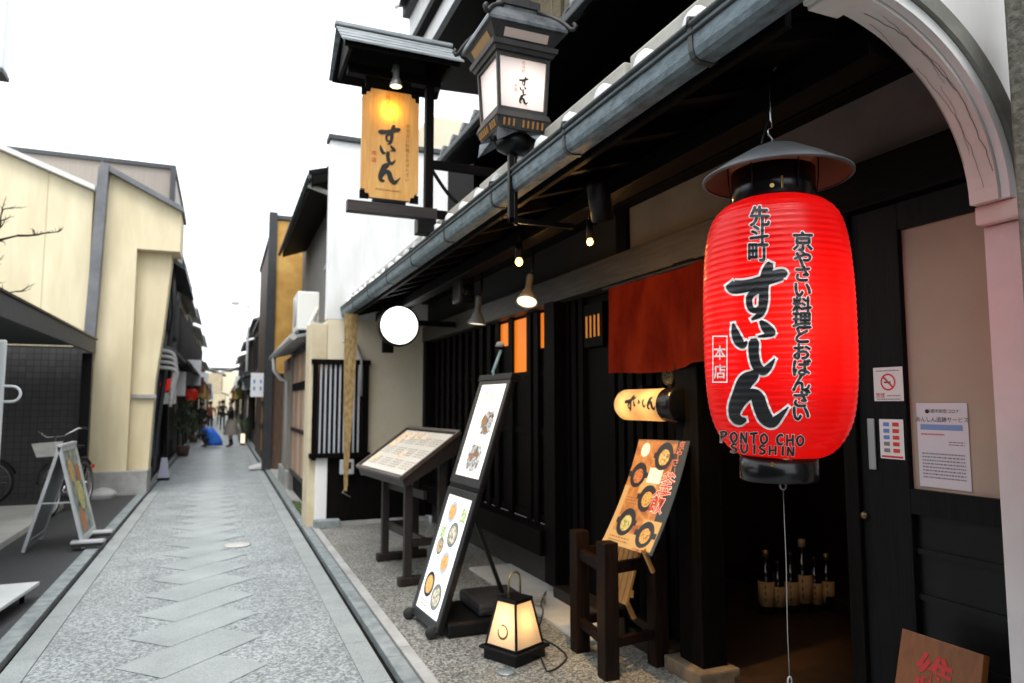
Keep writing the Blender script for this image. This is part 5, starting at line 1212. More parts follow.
# ------------------------------------------------------------------ notices on the door, board at its foot, bottles inside
def door_pt(x, y, X): return at(x, y, 0, X)
def notice(px0, py0, px1, py1, X):
    p, q = door_pt(px0, py0, X), door_pt(px1, py1, X); s_ = Sheet(Vector((X, p.y, q.z)), Vector((0, q.y - p.y, 0)), Vector((0, 0, p.z - q.z))); s_.n = Vector((-1, 0, 0)); return s_
ns = notice(873, 368, 904, 401, 2.457)
no = thing('no_smoking_sign', ns.o, 'white square no smoking notice on the dark door stile', 'notice')
b = MB(); ns.rect(b, 0, 0, 1, 1, 0); b.build('card', paper, no)
b = MB(); c = ns.P(.5, .56, .001); r_ = .034
for i in range(36):
    a0, a1 = i * math.pi / 18, (i + 1) * math.pi / 18
    P = lambda r_, a_: c + Vector((0, r_ * math.cos(a_), r_ * math.sin(a_)))
    b.face([P(r_, a0), P(r_ * .8, a0), P(r_ * .8, a1), P(r_, a1)])
b.face([c + Vector((-.0003, .026 * k[0], .026 * k[1])) for k in ((.85, .65), (.65, .85), (-.85, -.65), (-.65, -.85))]); b.build('red_ring', red_ink, no)
b = MB(); b.face([c + Vector((.0003, y_, z_)) for y_, z_ in ((.018, -.004), (-.012, -.004), (-.012, .002), (.018, .002))]); b.build('cigarette', ink, no)
b = MB(); add_glyphs(b, '禁煙', .022, lambda x, y: ns.P(.22, .16, .001) + Vector((0, -x, y))); b.build('lettering', red_ink, no)
b = MB(); ns.lines(b, .45, .12, .9, .2, 1, .001, 2); ns.lines(b, .1, .86, .9, .94, 1, .001, 3); ns.lines(b, .1, .02, .9, .10, 1, .001, 4); b.build('small_print', grey_ink, no)
cs = notice(879, 419, 905, 460, 2.457)
no = thing('payment_sticker', cs.o, 'white upright card of small blue and red payment marks below the no smoking notice', 'sticker')
b = MB(); cs.rect(b, 0, 0, 1, 1, 0); b.build('card', paper, no)
for col_, m_ in ((0, blue_ink), (1, red_ink)):
    for k in range(5):
        mm_ = m_ if not (col_ == 0 and k in (3, 4)) else grey_ink
        b = MB(); cs.rect(b, .17 + col_ * .38, .82 - k * .165, .42 + col_ * .40, .92 - k * .165, .001); b.build('payment_mark', mm_, no)
b = MB(); cs.rect(b, .06, .03, .94, .08, .001); b.build('red_strip', red_ink, no)
ws = notice(916, 403, 972, 492, 2.480)
no = thing('notice_sheet', ws.o, 'white printed notice sheet with a blue bar taped to the pale door panel', 'notice')
b = MB(); ws.rect(b, 0, 0, 1, 1, 0); b.build('sheet', mat('notice_paper', (.58, .56, .60), .5), no)
b = MB(); add_glyphs(b, 'あんしん追跡サービス', .021, lambda x, y: ws.P(.5, .80, .001) + Vector((0, -x, y)), sx=1.0); b.build('lettering', ink, no)
b = MB(); add_glyphs(b, '京都市新型コロナ', .016, lambda x, y: ws.P(.54, .90, .001) + Vector((0, -x, y))); ws.disc(b, .22, .90, .008, .001); b.build('lettering', ink, no)
b = MB(); ws.rect(b, .07, .68, .9, .745, .001); b.build('blue_bar', mat('bar_blue', (.16, .26, .48), .6), no)
b = MB(); ws.lines(b, .08, .61, .55, .65, 1, .001, 7); b.build('small_print', red_ink, no)
b = MB(); ws.lines(b, .08, .10, .92, .42, 8, .001, 8); ws.lines(b, .62, .50, .92, .56, 2, .001, 9); b.build('small_print', grey_ink, no)
# carved board
e0, e1 = at(902, 628, 0, 2.33), at(984, 655, 0, 2.33)
cbd = thing('carved_board', (2.4, e0.y, .06), 'amber wooden board with a carved red character leaning on the foot of the door', 'board')
b = MB(); b.hexa([(2.17, e0.y + .005, .07), (2.17, e1.y - .005, .07), (2.20, e1.y - .005, .06), (2.20, e0.y + .005, .06), (2.33, e0.y, e0.z), (2.33, e1.y, e1.z), (2.36, e1.y, e1.z - .01), (2.36, e0.y, e0.z - .01)], .004)
b.build('plank', mat('amber_wood', (.13, .04, .006), .5, (.19, .062, .01), 3, VG, .12), cbd)
bu = Vector((0, -1, 0)); bv = (Vector((.16, 0, e0.z - .07))).normalized(); bn = Vector((-bv.z, 0, bv.x))
bc = Vector((2.17, (e0.y + e1.y) / 2 + .01, .07)) + bv * (Vector((.16, 0, e0.z - .07)).length - .145)
b = MB(); add_glyphs(b, '維', .14, flat(bc + bv * .015, bu, bv, bn, .002), offset=.003); b.build('carved_character', mat('carved_red', (.42, .015, .012), .5), cbd)
b = MB(); p = bc - bu * -.115 + bv * .03; b.face([p + bn * .0015, p + bn * .0015 + bu * .007, p + bn * .0015 + bu * .007 - bv * .5, p + bn * .0015 - bv * .5]); b.build('carved_line', mat('carved_dark', (.06, .015, .005), .6), cbd)
def bottle(i, x, y, z, s, capm, lab):
    t = thing('sake_bottle', (x, y, z), lab, 'bottle', 'sake bottles on the entry floor')
    pr_ = [(0, 0), (.046, 0), (.05, .006), (.05, .235), (.044, .265), (.022, .30), (.016, .33), (.016, .375)]
    b = MB(); b.lathe([(r_ * s, zz * s) for r_, zz in pr_], (x, y, z), 22, caps=False); b.build('glass', bottle_g, t)
    b = MB(); b.lathe([(.0503 * s, .05 * s), (.0506 * s, .05 * s), (.0506 * s, .20 * s), (.0503 * s, .20 * s)], (x, y, z), 22, caps=False); b.build('label_band', label_m, t)
    b = MB(); b.lathe([(.0165 * s, .345 * s), (.019 * s, .345 * s), (.019 * s, .385 * s), (0, .39 * s)], (x, y, z), 14, caps=False); b.build('cap', capm, t)
    b = MB()
    for k in range(3):
        a = math.pi + .7 + k * .0; b.box(x - .0522 * s * math.cos(.75), x - .0522 * s * math.cos(.75) + .001, y - .0522 * s * math.sin(.75) - .004, y - .0522 * s * math.sin(.75) + .004, z + (.08 + k * .04) * s, z + (.10 + k * .04) * s)
    return b.build('label_marks', ink, t)
gc = mat('cap_gold', (.5, .36, .14), .35, metal=.6); bc_ = mat('cap_black', (.02, .02, .02), .4); wc = mat('cap_cream', (.55, .45, .3), .5)
for i, (px_, s_, c_m, lab) in enumerate(((767, 1.0, gc, 'gold capped sake bottle at the left end of the row on the entry floor'), (779, .82, bc_, 'short dark capped sake bottle second from the left in the doorway'),
        (792, .95, bc_, 'dark capped sake bottle just left of the cream capped one'), (804, 1.15, wc, 'tallest cream capped sake bottle in the middle of the doorway row'),
        (816, .86, bc_, 'slim black capped sake bottle right of the cream capped one'), (828, .90, gc, 'gold capped sake bottle at the right end of the doorway row'))):
    p = at(px_, 613 - i * .8, 2, .062); bottle(i, p.x, p.y, .062, s_ * 1.1, c_m, lab)
lamp('bottle_fill_light', (3.2, 3.2, 1.6), 1.5, (1, .55, .2), .05)  # added light without a fixture to brighten the bottles
p = at(743, 571, 0, 2.9); b = MB(); b.box(2.9, 2.93, p.y - .03, p.y + .03, p.z - .05, p.z + .05, b=.003)

# ------------------------------------------------------------------ left kerb side: folding sign, bicycles, low board
alu = mat('aluminium', (.48, .50, .52), .4, (.58, .60, .62), 6, metal=.4)
af = thing('folding_sign', (-1.55, 8.85, .012), 'aluminium folding street sign with a food photo sheet standing on the left asphalt', 'sign board')
HT = 1.06
def leaf(s_, name):
    n0, n1 = Vector((-1.52, 8.42, HT)), Vector((-1.52, 9.22, HT)); f0, f1 = n0 + Vector((s_ * .26, 0, -HT + .03)), n1 + Vector((s_ * .26, 0, -HT + .03))
    dn_ = (f0 - n0); out_ = Vector((s_ * HT, 0, .26)).normalized()
    def P(a, c, l=0): return n0 + (n1 - n0) * a + dn_ * c + out_ * l
    b = MB()
    for (a0, c0, a1, c1) in ((0, 0, .06, 1), (.94, 0, 1, 1), (.06, 0, .94, .05), (.06, .90, .94, .95)):
        b.hexa([P(a0, c0, -.015), P(a1, c0, -.015), P(a1, c1, -.015), P(a0, c1, -.015), P(a0, c0, .015), P(a1, c0, .015), P(a1, c1, .015), P(a0, c1, .015)])
    fr = b.build(name, alu, af)
    b = MB(); b.hexa([P(.06, .05, -.004), P(.94, .05, -.004), P(.94, .90, -.004), P(.06, .90, -.004), P(.06, .05, .004), P(.94, .05, .004), P(.94, .90, .004), P(.06, .90, .004)])
    b.build('photo_sheet' if s_ > 0 else 'plain_sheet', food_mat('street_photo', (.03, .06, .06), (.20, .25, .23), (.42, .38, .24), 9) if s_ > 0 else mat('dull_sheet', (.26, .29, .31), .6, (.32, .35, .37), 3), fr)
    if s_ > 0:
        for (a_, c_, r_, m_) in ((.35, .25, .13, f_rice), (.6, .52, .16, f_green), (.4, .76, .13, f_red), (.75, .3, .1, f_red)):
            b = MB(); c = P(a_, c_, .006); b.disc(c, n1 - n0, dn_, r_, 18); b.build('printed_dish', m_, fr)
    return fr
leaf(1, 'front_leaf'); leaf(-1, 'rear_leaf')
b = MB(); b.bar((-1.52, 8.42, HT + .01), (-1.52, 9.22, HT + .01), .05, .03, .005); b.build('hinge_bar', alu, af)
b = MB(); b.bar((-1.66, 8.44, .5), (-1.38, 8.44, .5), .012, .012); b.build('spreader', alu, af)
for (y_, lab) in ((8.42, 'black weight bar with pale top under the near foot of the folding sign'), (9.0, 'black weight bar with pale top under the far foot of the folding sign')):
    t = thing('sign_weight', (-1.2, y_, .012), lab, 'weight', 'weights of the folding sign')
    b = MB(); b.box(-1.36, -1.09, y_ - .05, y_ + .06, .051, .085, b=.006); b.build('block', rubber, t)
    b = MB(); b.box(-1.37, -1.08, y_ - .055, y_ + .065, .086, .112, b=.006); b.build('pale_top', alu, t)
lb = thing('low_platform', (-1.6, 6.1, .012), 'low white steel platform on short black legs at the left kerb', 'platform')
b = MB(); b.hexa([(-2.3, 5.70, .115), (-1.33, 5.72, .115), (-1.25, 6.50, .115), (-2.3, 6.5, .115), (-2.3, 5.70, .14), (-1.33, 5.72, .14), (-1.25, 6.50, .14), (-2.3, 6.5, .14)], .004); b.build('deck', mat('white_steel', (.50, .53, .53), .45, (.58, .60, .60), 4), lb)
for (x_, y_) in ((-1.42, 5.8), (-1.34, 6.4), (-2.2, 5.8), (-2.2, 6.4)):
    b = MB(); b.lathe([(0, .012), (.018, .012), (.018, .114), (0, .114)], (x_, y_, 0), 10, caps=False); b.build('leg', black_p, lb)
q = at(7, 378, 1, 7.6)
wl = thing('white_loop_post', (q.x, 7.6, .08), 'rounded white panel post with a round loop at the left edge', 'post')
b = MB(); b.box(q.x - .30, q.x - .015, 7.58, 7.62, .08, 2.08, b=.02); b.build('panel', mat('white_enamel', (.62, .65, .66), .4), wl)
b = MB(); b.tube([(q.x - .06, 7.6, 1.66), (q.x + .04, 7.6, 1.66)] + [(q.x + .04 + .07 * math.sin(t * math.pi / 10), 7.6, 1.59 + .07 * math.cos(t * math.pi / 10)) for t in range(1, 10)] + [(q.x + .04, 7.6, 1.52), (q.x - .06, 7.6, 1.52)], .012, 8); b.build('loop', mat('white_enamel', (.6, .6, .6)), wl)

def bicycle(x, y, ang, label, basket):
    t = thing('bicycle', (x, y, .012), label, 'bicycle', 'bicycles parked by the tiled wall')
    M = Matrix.Translation((x, y, .015)) @ Matrix.Rotation(ang, 4, 'Z') @ Matrix.Rotation(R(4), 4, 'X')
    def nb_(): b = MB(); b.T = M; return b
    WR = .33
    for wx in (-.53, .53):
        b = nb_(); b.lathe([(WR - .032, -.016), (WR, -.012), (WR + .008, 0), (WR, .012), (WR - .032, .016)], (wx, 0, WR + .008), 36, caps=False, ax='y')
        wheel = b.build('wheel', rubber, t)
        b = nb_(); b.lathe([(WR - .045, -.012), (WR - .030, -.013), (WR - .030, .013), (WR - .045, .012), (WR - .045, -.012)], (wx, 0, WR + .008), 36, caps=False, ax='y'); b.build('rim', mat('rim_alu', (.25, .25, .25), .35, metal=.8), wheel)
        b = nb_()
        for k in range(18):
            a = k * math.pi / 9; b.tube([(wx, .02 * (-1) ** k, WR + .008), (wx + (WR - .04) * math.cos(a), 0, WR + .008 + (WR - .04) * math.sin(a))], .0016, 4)
        b.lathe([(0, -.05), (.02, -.05), (.02, .05), (0, .05)], (wx, 0, WR + .008), 12, caps=False, ax='y'); b.build('spokes', chrome, wheel)
        b = nb_(); b.tube([(wx + (WR + .035) * math.cos(a), 0, WR + .01 + (WR + .035) * math.sin(a)) for a in [R(20 + k * 9) for k in range(14)]], .018, 6); b.build('mudguard', black_p, t)
    b = nb_()
    hub_r, hub_f, bb_, st_, hd, hd2 = (-.53, 0, WR), (.53, 0, WR), (-.08, 0, .28), (-.22, 0, .78), (.36, 0, .82), (.40, 0, .68)
    for p, q_, r_ in ((bb_, st_, .017), (bb_, hd2, .02), (hub_r, bb_, .012), (hub_r, st_, .010), (hd, hub_f, .016), (hd, (.33, 0, 1.05), .014), (st_, (-.24, 0, .86), .013)): b.tube([p, q_], r_, 8)
    b.build('frame', mat('bike_frame', (.02, .022, .03), .3, coat=.4), t)
    b = nb_(); b.tube([(.10, -.27, 1.13), (.24, -.25, 1.14), (.33, -.1, 1.05), (.33, .1, 1.05), (.24, .25, 1.14), (.10, .27, 1.13)], .011, 8); hb_ = b.build('handlebar', chrome, t)
    for s_ in (-1, 1): b = nb_(); b.tube([(.04, s_ * .275, 1.125), (.16, s_ * .265, 1.14)], .017, 8); b.build('grip', rubber, hb_)
    b = nb_(); b.loft([[(-.36 + .26 * u_, (.085 * (1 - u_) + .02) * math.cos(a), .875 + .028 * math.sin(a)) for a in [k * math.pi / 5 for k in range(10)]] for u_ in (0, .08, .4, .8, 1)]); b.build('saddle', black_p, t)
    b = nb_(); b.tube([(-.13, -.09, .28), (.0, -.09, .28)], .008, 6); b.lathe([(0, -.06), (.085, -.06), (.09, -.052), (0, -.05)], (-.08, 0, .28), 20, caps=False, ax='y'); b.build('crank', chrome, t)
    b = nb_(); b.tube([(-.18, .06, .02), (-.10, .03, .28)], .008, 6); b.build('kickstand', chrome, t)
    b = nb_(); b.box(-.90, -.875, -.02, .02, .52, .58, b=.004); b.build('reflector', mat('red_reflector', (.6, .02, .02), .2, coat=.6), t)
    if basket:
        b = nb_(); b.loft([[(.46, -.11, .80), (.62, -.11, .80), (.62, .11, .80), (.46, .11, .80)], [(.44, -.14, .98), (.68, -.14, .98), (.68, .14, .98), (.44, .14, .98)]], sm=False); b.build('basket', mat('basket_cover', (.66, .64, .60), .8, (.78, .76, .72), 12, bump=.4), t)
    return t
bicycle(-1.92, 11.45, R(258), 'black bicycle with white covered front basket parked behind the folding sign', True)
bicycle(-3.66, 12.45, R(4), 'dark bicycle with curved handlebar against the tiled wall at the left edge', False)
# bare branches reaching in from a tree beside the frame
tr_ = thing('bare_tree', (-3.3, 8.6, .08), 'bare thin twigs of a leafless tree reaching in at the left edge', 'tree')
rn = random.Random(4)
b = MB(); b.tube([(-3.3, 8.6, .08), (-3.28, 8.6, 1.2), (-3.22, 8.58, 2.1), (-3.12, 8.55, 2.8)], .07, 10, .035); b.build('trunk', mat('bark', (.05, .04, .03), .9, (.10, .08, .06), 12, bump=.5), tr_)
br_ = MB()
def twig(p, d, L, r, depth):
    pts = [p]; d = d.normalized(); n = 5
    for i in range(n):
        d = (d + Vector((rn.uniform(-.22, .22), rn.uniform(-.2, .2), rn.uniform(-.17, .17)))).normalized(); pts.append(pts[-1] + d * L / n)
    br_.tube(pts, r, 6, r * .35)
    if depth:
        for i in range(1, n + 1):
            for _ in range(1): twig(pts[i], d + Vector((rn.uniform(-.6, .6), rn.uniform(-.5, .5), rn.uniform(-.2, .9))), L * rn.uniform(.24, .40), r * .5, depth - 1)
twig(Vector((-3.12, 8.55, 2.8)), Vector((1, 0, .30)), 1.32, .026, 3); twig(Vector((-3.14, 8.56, 2.7)), Vector((1, -.05, .10)), 1.10, .022, 3); twig(Vector((-3.12, 8.55, 2.75)), Vector((.2, .3, 1)), .6, .02, 1)
br_.build('branches', mat('twig_bark', (.03, .018, .012), .9), tr_)
q = at(4, 35, 1, 8.0)
tv = thing('projecting_sign', (q.x - .3, 8, 5.5), 'white box sign with dark bottom edge high at the top left corner', 'sign')
MB().box(q.x - .55, q.x + .035, 7.9, 8.1, q.z - .38, q.z + 1.1, b=.02).build('lightbox', mat('sign_acrylic', (.66, .70, .72), .3), tv)
MB().box(q.x - .57, q.x + .04, 7.88, 8.12, q.z - .43, q.z - .383, b=.006).build('bottom_trim', dk_grey, tv)
MB().box(q.x - 3.5, q.x - .55, 7.97, 8.03, q.z + .3, q.z + .36).build('arm', black_p, tv)
MB().box(q.x - 3.6, q.x - 3.5, 7.95, 8.05, 0, q.z + .5).build('mast', black_p, tv)

# ------------------------------------------------------------------ people in the alley
def skin_figure(name, joints, bones, mats, par, paint):
    """one continuous body grown along its bones"""
    me = bpy.data.meshes.new(name); ks = list(joints)
    me.from_pydata([joints[k][0] for k in ks], [(ks.index(a), ks.index(c)) for a, c in bones], [])
    o = bpy.data.objects.new(name, me); COL.objects.link(o)
    md = o.modifiers.new('skin', 'SKIN'); md.use_smooth_shade = True
    if not me.skin_vertices: me.skin_vertices.new()
    for i, k in enumerate(ks): r_ = joints[k][1]; me.skin_vertices[0].data[i].radius = r_ if isinstance(r_, tuple) else (r_, r_); me.skin_vertices[0].data[i].use_root = (k == 'pelvis')
    sd = o.modifiers.new('sub', 'SUBSURF'); sd.levels = 1; sd.render_levels = 1
    bpy.context.view_layer.update()
    m2 = bpy.data.meshes.new_from_object(o.evaluated_get(bpy.context.evaluated_depsgraph_get()))
    bpy.data.objects.remove(o)
    for m in mats: m2.materials.append(m)
    for p in m2.polygons: p.material_index = paint(p.center); p.use_smooth = True
    o = bpy.data.objects.new(name, m2); COL.objects.link(o); o.parent = par; OFF[o.name] = Vector((0, 0, 0)); return o
def head_extras(par, c, hair_m, face, r=.105, bun=False, hat=None):
    """hair cap, nose, eyes; face = direction looked at"""
    f = Vector(face).normalized(); s_ = f.cross(_u).normalized(); c = Vector(c)
    b = MB(); bmesh.ops.create_uvsphere(b.bm, u_segments=18, v_segments=12, radius=r, matrix=Matrix.Translation(c - f * .014 + _u * .022) @ Matrix.Diagonal((1.0, 1.0, 1.06, 1)))
    bmesh.ops.delete(b.bm, geom=[v for v in b.bm.verts if (v.co - c).dot(f) > r * .42 and v.co.z < c.z + r * .62], context='VERTS')
    if bun: bmesh.ops.create_uvsphere(b.bm, u_segments=12, v_segments=8, radius=.05, matrix=Matrix.Translation(c - f * .10 + _u * .06))
    for fc_ in b.bm.faces: fc_.smooth = True
    b.build('hair', hair_m, par)
black_hair = mat('black_hair', (.012, .010, .009), .5)
def standing(name, x, y, h, facing, cols, label, arms='camera', group=None, hair=True):
    t = thing(name, (x, y, .0), label, 'person', group); k = h / 1.62
    f = Vector((math.cos(facing), math.sin(facing), 0)); s_ = Vector((-f.y, f.x, 0))
    def P(a, c, z): return Vector((f * a + s_ * c).to_tuple()) * k + Vector((0, 0, z * k))
    J = {'pelvis': (P(0, 0, .86), (.135, .11)), 'waist': (P(.0, 0, 1.02), (.115, .09)), 'chest': (P(.01, 0, 1.22), (.14, .105)), 'neck': (P(.0, 0, 1.37), .05), 'head0': (P(.02, 0, 1.47), (.078, .085)), 'head1': (P(.02, 0, 1.56), (.07, .078)),
         'hl': (P(0, .085, .80), .085), 'kl': (P(.03, .085, .45), .055), 'al': (P(-.0, .08, .09), .036), 'tl': (P(.14, .09, .03), .032),
         'hr': (P(0, -.085, .80), .085), 'kr': (P(-.02, -.085, .45), .055), 'ar': (P(-.09, -.085, .09), .036), 'tr': (P(.04, -.095, .03), .032),
         'sl': (P(0, .17, 1.30), .05), 'sr': (P(0, -.17, 1.30), .05)}
    if arms == 'camera': J.update({'el': (P(.10, .21, 1.08), .038), 'wl': (P(.30, .10, 1.20), .028), 'ml': (P(.36, .06, 1.24), .03), 'er': (P(.10, -.21, 1.08), .038), 'wr': (P(.30, -.10, 1.20), .028), 'mr': (P(.36, -.06, 1.24), .03)})
    else: J.update({'el': (P(-.03, .23, 1.04), .038), 'wl': (P(.05, .24, .82), .028), 'ml': (P(.08, .23, .74), .03), 'er': (P(.02, -.23, 1.04), .038), 'wr': (P(.12, -.22, .84), .028), 'mr': (P(.15, -.21, .76), .03)})
    Bn = [('pelvis', 'waist'), ('waist', 'chest'), ('chest', 'neck'), ('neck', 'head0'), ('head0', 'head1'), ('pelvis', 'hl'), ('hl', 'kl'), ('kl', 'al'), ('al', 'tl'), ('pelvis', 'hr'), ('hr', 'kr'), ('kr', 'ar'), ('ar', 'tr'),
          ('chest', 'sl'), ('sl', 'el'), ('el', 'wl'), ('wl', 'ml'), ('chest', 'sr'), ('sr', 'er'), ('er', 'wr'), ('wr', 'mr')]
    hands = [J['ml'][0], J['mr'][0]]
    def paint(c):
        if c.z > 1.375 * k or min((c - h_).length for h_ in hands) < .07: return 0
        if c.z > .92 * k or abs(Vector((c.x, c.y, 0)).dot(s_)) > .19 * k: return 1
        if c.z > .28 * k: return 2
        return 3
    skin_figure('body', J, Bn, [skin_m, cols[0], cols[1], cols[2]], t, paint)
    OFF[t.name] = Vector((x, y, 0))
    if hair: head_extras(t, Vector((x, y, 0)) + J['head1'][0] - Vector((0, 0, .02)), cols[3], f, .10 * k, True)
    return t, k, f, s_
cl_black = mat('black_cloth', (.012, .012, .013), .85); cl_grey = mat('taupe_skirt', (.16, .14, .12), .9, (.22, .195, .17), 14); cl_boot = mat('black_boot', (.01, .01, .01), .4)
cl_blue = mat('blue_jacket', (.02, .13, .62), .6, (.03, .18, .74), 8); cl_dark = mat('dark_trousers', (.02, .022, .03), .85); cl_red = mat('rusty_coat', (.22, .05, .03), .85); cl_tan = mat('tan_coat', (.32, .25, .17), .85)
t, k, f, s_ = standing('person', .30, 26.4, 1.66, R(185), (cl_black, skin_m, cl_boot, black_hair), 'person in black top, taupe knee length skirt and black boots taking a picture')
b = MB(); rings = []
for z, ra, rb in ((.96, .135, .11), (.86, .165, .15), (.70, .20, .20), (.52, .235, .25), (.42, .25, .27)):
    rings.append([(.30 + (.02 + ra * math.cos(a)) * 1.0, 26.4 + rb * math.sin(a), z * k) for a in [q_ * math.pi / 10 for q_ in range(20)]])
b.loft(rings, caps=False); b.build('skirt', cl_grey, t)
b = MB(); b.box(-.10, -.08, 26.34, 26.46, 1.22, 1.34, b=.004); b.build('camera', black_p, t)
# crouching person in blue
t = thing('person', (-.32, 26.6, 0), 'person in a bright blue jacket crouching low on the alley paving', 'person')
J = {'pelvis': (Vector((.10, 0, .28)), (.15, .13)), 'waist': (Vector((.04, 0, .42)), (.14, .12)), 'chest': (Vector((-.10, 0, .60)), (.16, .13)), 'neck': (Vector((-.18, 0, .70)), .055), 'head0': (Vector((-.22, 0, .78)), (.08, .08)), 'head1': (Vector((-.25, 0, .86)), (.07, .08)),
     'hl': (Vector((.04, .12, .28)), .09), 'kl': (Vector((-.30, .15, .40)), .065), 'al': (Vector((-.16, .14, .09)), .04), 'tl': (Vector((-.30, .14, .03)), .035),
     'hr': (Vector((.04, -.12, .28)), .09), 'kr': (Vector((-.28, -.16, .34)), .065), 'ar': (Vector((-.06, -.14, .09)), .04), 'tr': (Vector((-.20, -.15, .03)), .035),
     'sl': (Vector((-.12, .18, .62)), .06), 'el': (Vector((-.28, .23, .46)), .045), 'wl': (Vector((-.46, .14, .44)), .03), 'ml': (Vector((-.53, .10, .45)), .03),
     'sr': (Vector((-.12, -.18, .62)), .06), 'er': (Vector((-.26, -.24, .44)), .045), 'wr': (Vector((-.44, -.15, .38)), .03), 'mr': (Vector((-.51, -.12, .38)), .03)}
Bn = [('pelvis', 'waist'), ('waist', 'chest'), ('chest', 'neck'), ('neck', 'head0'), ('head0', 'head1'), ('pelvis', 'hl'), ('hl', 'kl'), ('kl', 'al'), ('al', 'tl'), ('pelvis', 'hr'), ('hr', 'kr'), ('kr', 'ar'), ('ar', 'tr'),
      ('chest', 'sl'), ('sl', 'el'), ('el', 'wl'), ('wl', 'ml'), ('chest', 'sr'), ('sr', 'er'), ('er', 'wr'), ('wr', 'mr')]
skin_figure('body', J, Bn, [skin_m, cl_dark, cl_dark, cl_boot], t, lambda c: 0 if c.z > .70 or c.x < -.46 else 3 if c.z < .08 else 1)
b = MB(); rings = []
for z, cx_, ra, rb in ((.70, -.15, .09, .10), (.64, -.10, .19, .23), (.50, -.03, .23, .25), (.36, .06, .24, .24), (.20, .12, .26, .25), (.06, .13, .25, .24)):
    rings.append([(-.32 + cx_ + ra * math.cos(a) * (1 + .06 * math.sin(5 * a + z * 20)), 26.6 + rb * math.sin(a) * (1 + .05 * math.cos(4 * a + z * 9)), z) for a in [q_ * math.pi / 12 for q_ in range(24)]])
b.loft(rings); b.build('jacket', cl_blue, t)
head_extras(t, Vector((-.32 - .24, 26.6, .85)), black_hair, (-1, 0, .0), .105, False)
PG = 'people walking far down the alley'
standing('person', -.55, 40.5, 1.62, R(80), (cl_red, cl_dark, cl_boot, black_hair), 'distant person in a rusty coat walking on the left of the alley', 'walk', PG)
standing('person', .05, 44.0, 1.70, R(95), (cl_black, cl_black, cl_boot, black_hair), 'distant person all in black walking in the middle of the alley', 'walk', PG)
standing('person', -.15, 52.0, 1.66, R(-90), (cl_tan, cl_dark, cl_boot, black_hair), 'farthest person in a tan coat walking towards the camera', 'walk', PG)
standing('person', -.75, 31.5, 1.58, R(60), (cl_black, cl_dark, cl_boot, black_hair), 'person in dark clothes standing against the left hand houses behind the crouching one', 'walk')

# ------------------------------------------------------------------ hanging lanterns, signs, plants further down
red_l = paper_mat('far_red_paper', (.70, .02, .02), (1, .03, .02), .6, .05)
def far_lantern(x, y, z, r, label):
    t = thing('red_lantern', (x, y, z), label, 'lantern', 'small red lanterns along the left houses')
    b = MB(); b.lathe([(r * .5, -r * 1.0), (r * .85, -r * .75), (r, -.1 * r), (r, .1 * r), (r * .85, r * .75), (r * .5, r * 1.0)], (x, y, z), 20, caps=False); b.build('paper_body', red_l, t)
    for s_ in (-1, 1): b = MB(); b.lathe([(0, s_ * r * .98), (r * .5, s_ * r * .98), (r * .5, s_ * r * 1.18), (0, s_ * r * 1.18)], (x, y, z), 16, caps=False); b.build('end_ring', black_p, t)
    b = MB(); b.tube([(x, y, z + r * 1.18), (x, y, z + r * 1.18 + .35)], .006, 5); b.build('cord', black_p, t)
    lamp('far_bulb', (x, y, z), .12, (1, .5, .3), .05, t)
far_lantern(-.98, 14.9, 1.86, .12, 'small red lantern half hidden behind the corner of the yellow house')
far_lantern(-.93, 25.0, 1.80, .19, 'small red lantern hanging further down the left houses')
def hang_sign(x, y, z, w_, h_, m, label, side, txt=None, par_g='shop signs along the alley'):
    t = thing('shop_sign', (x, y, z), label, 'sign', par_g)
    MB().box(x - w_ / 2, x + w_ / 2, y - .04, y + .04, z - h_ / 2, z + h_ / 2, b=.008).build('panel', m, t)
    MB().box(x + side * w_ / 2, x + side * (w_ / 2 + .35), y - .015, y + .015, z + h_ * .25, z + h_ * .25 + .03).build('arm', black_p, t)
w_sign = mat('far_white_sign', (.66, .68, .70), .5); r_sign = mat('far_rust_sign', (.30, .08, .04), .6); k_sign = mat('far_dark_sign', (.03, .03, .035), .5)
hang_sign(-1.05, 19.2, 2.0, .40, .60, w_sign, 'white hanging sign low on the blackened left house', -1)
hang_sign(-1.05, 16.4, 1.75, .30, .50, w_sign, 'white narrow sign on the dark boarded building with corrugated top', -1)
hang_sign(-.95, 27.2, 2.6, .45, .9, w_sign, 'tall white sign above the second red lantern', -1)
hang_sign(.86, 27.0, 2.25, .42, .50, w_sign, 'white square sign on the low grey house at right', 1)
hang_sign(.84, 31.0, 2.5, .40, .7, k_sign, 'dark hanging sign on the tan townhouse at right', 1)
hang_sign(-.95, 33.0, 2.3, .40, .7, r_sign, 'rust coloured sign hanging on the tan left house', -1)
hang_sign(.84, 38.0, 2.6, .5, .6, w_sign, 'white sign on the cream townhouse at right', 1)
machiya(.25, -1, 86, 94, 5.0, 2.6, w_tan, tile_m, 'tan end house standing across the left half of the far end', plaster_b, 21)
machiya(-.55, 1, 97, 106, 5.6, 2.7, w_cream, tile_m, 'cream end house standing across the right half of the far end', plaster_c, 22)
o_sign = mat('far_orange_sign', (.55, .24, .04), .5); y_sign = mat('far_yellow_sign', (.6, .48, .16), .5); b_sign = mat('far_blue_sign', (.08, .14, .30), .5)
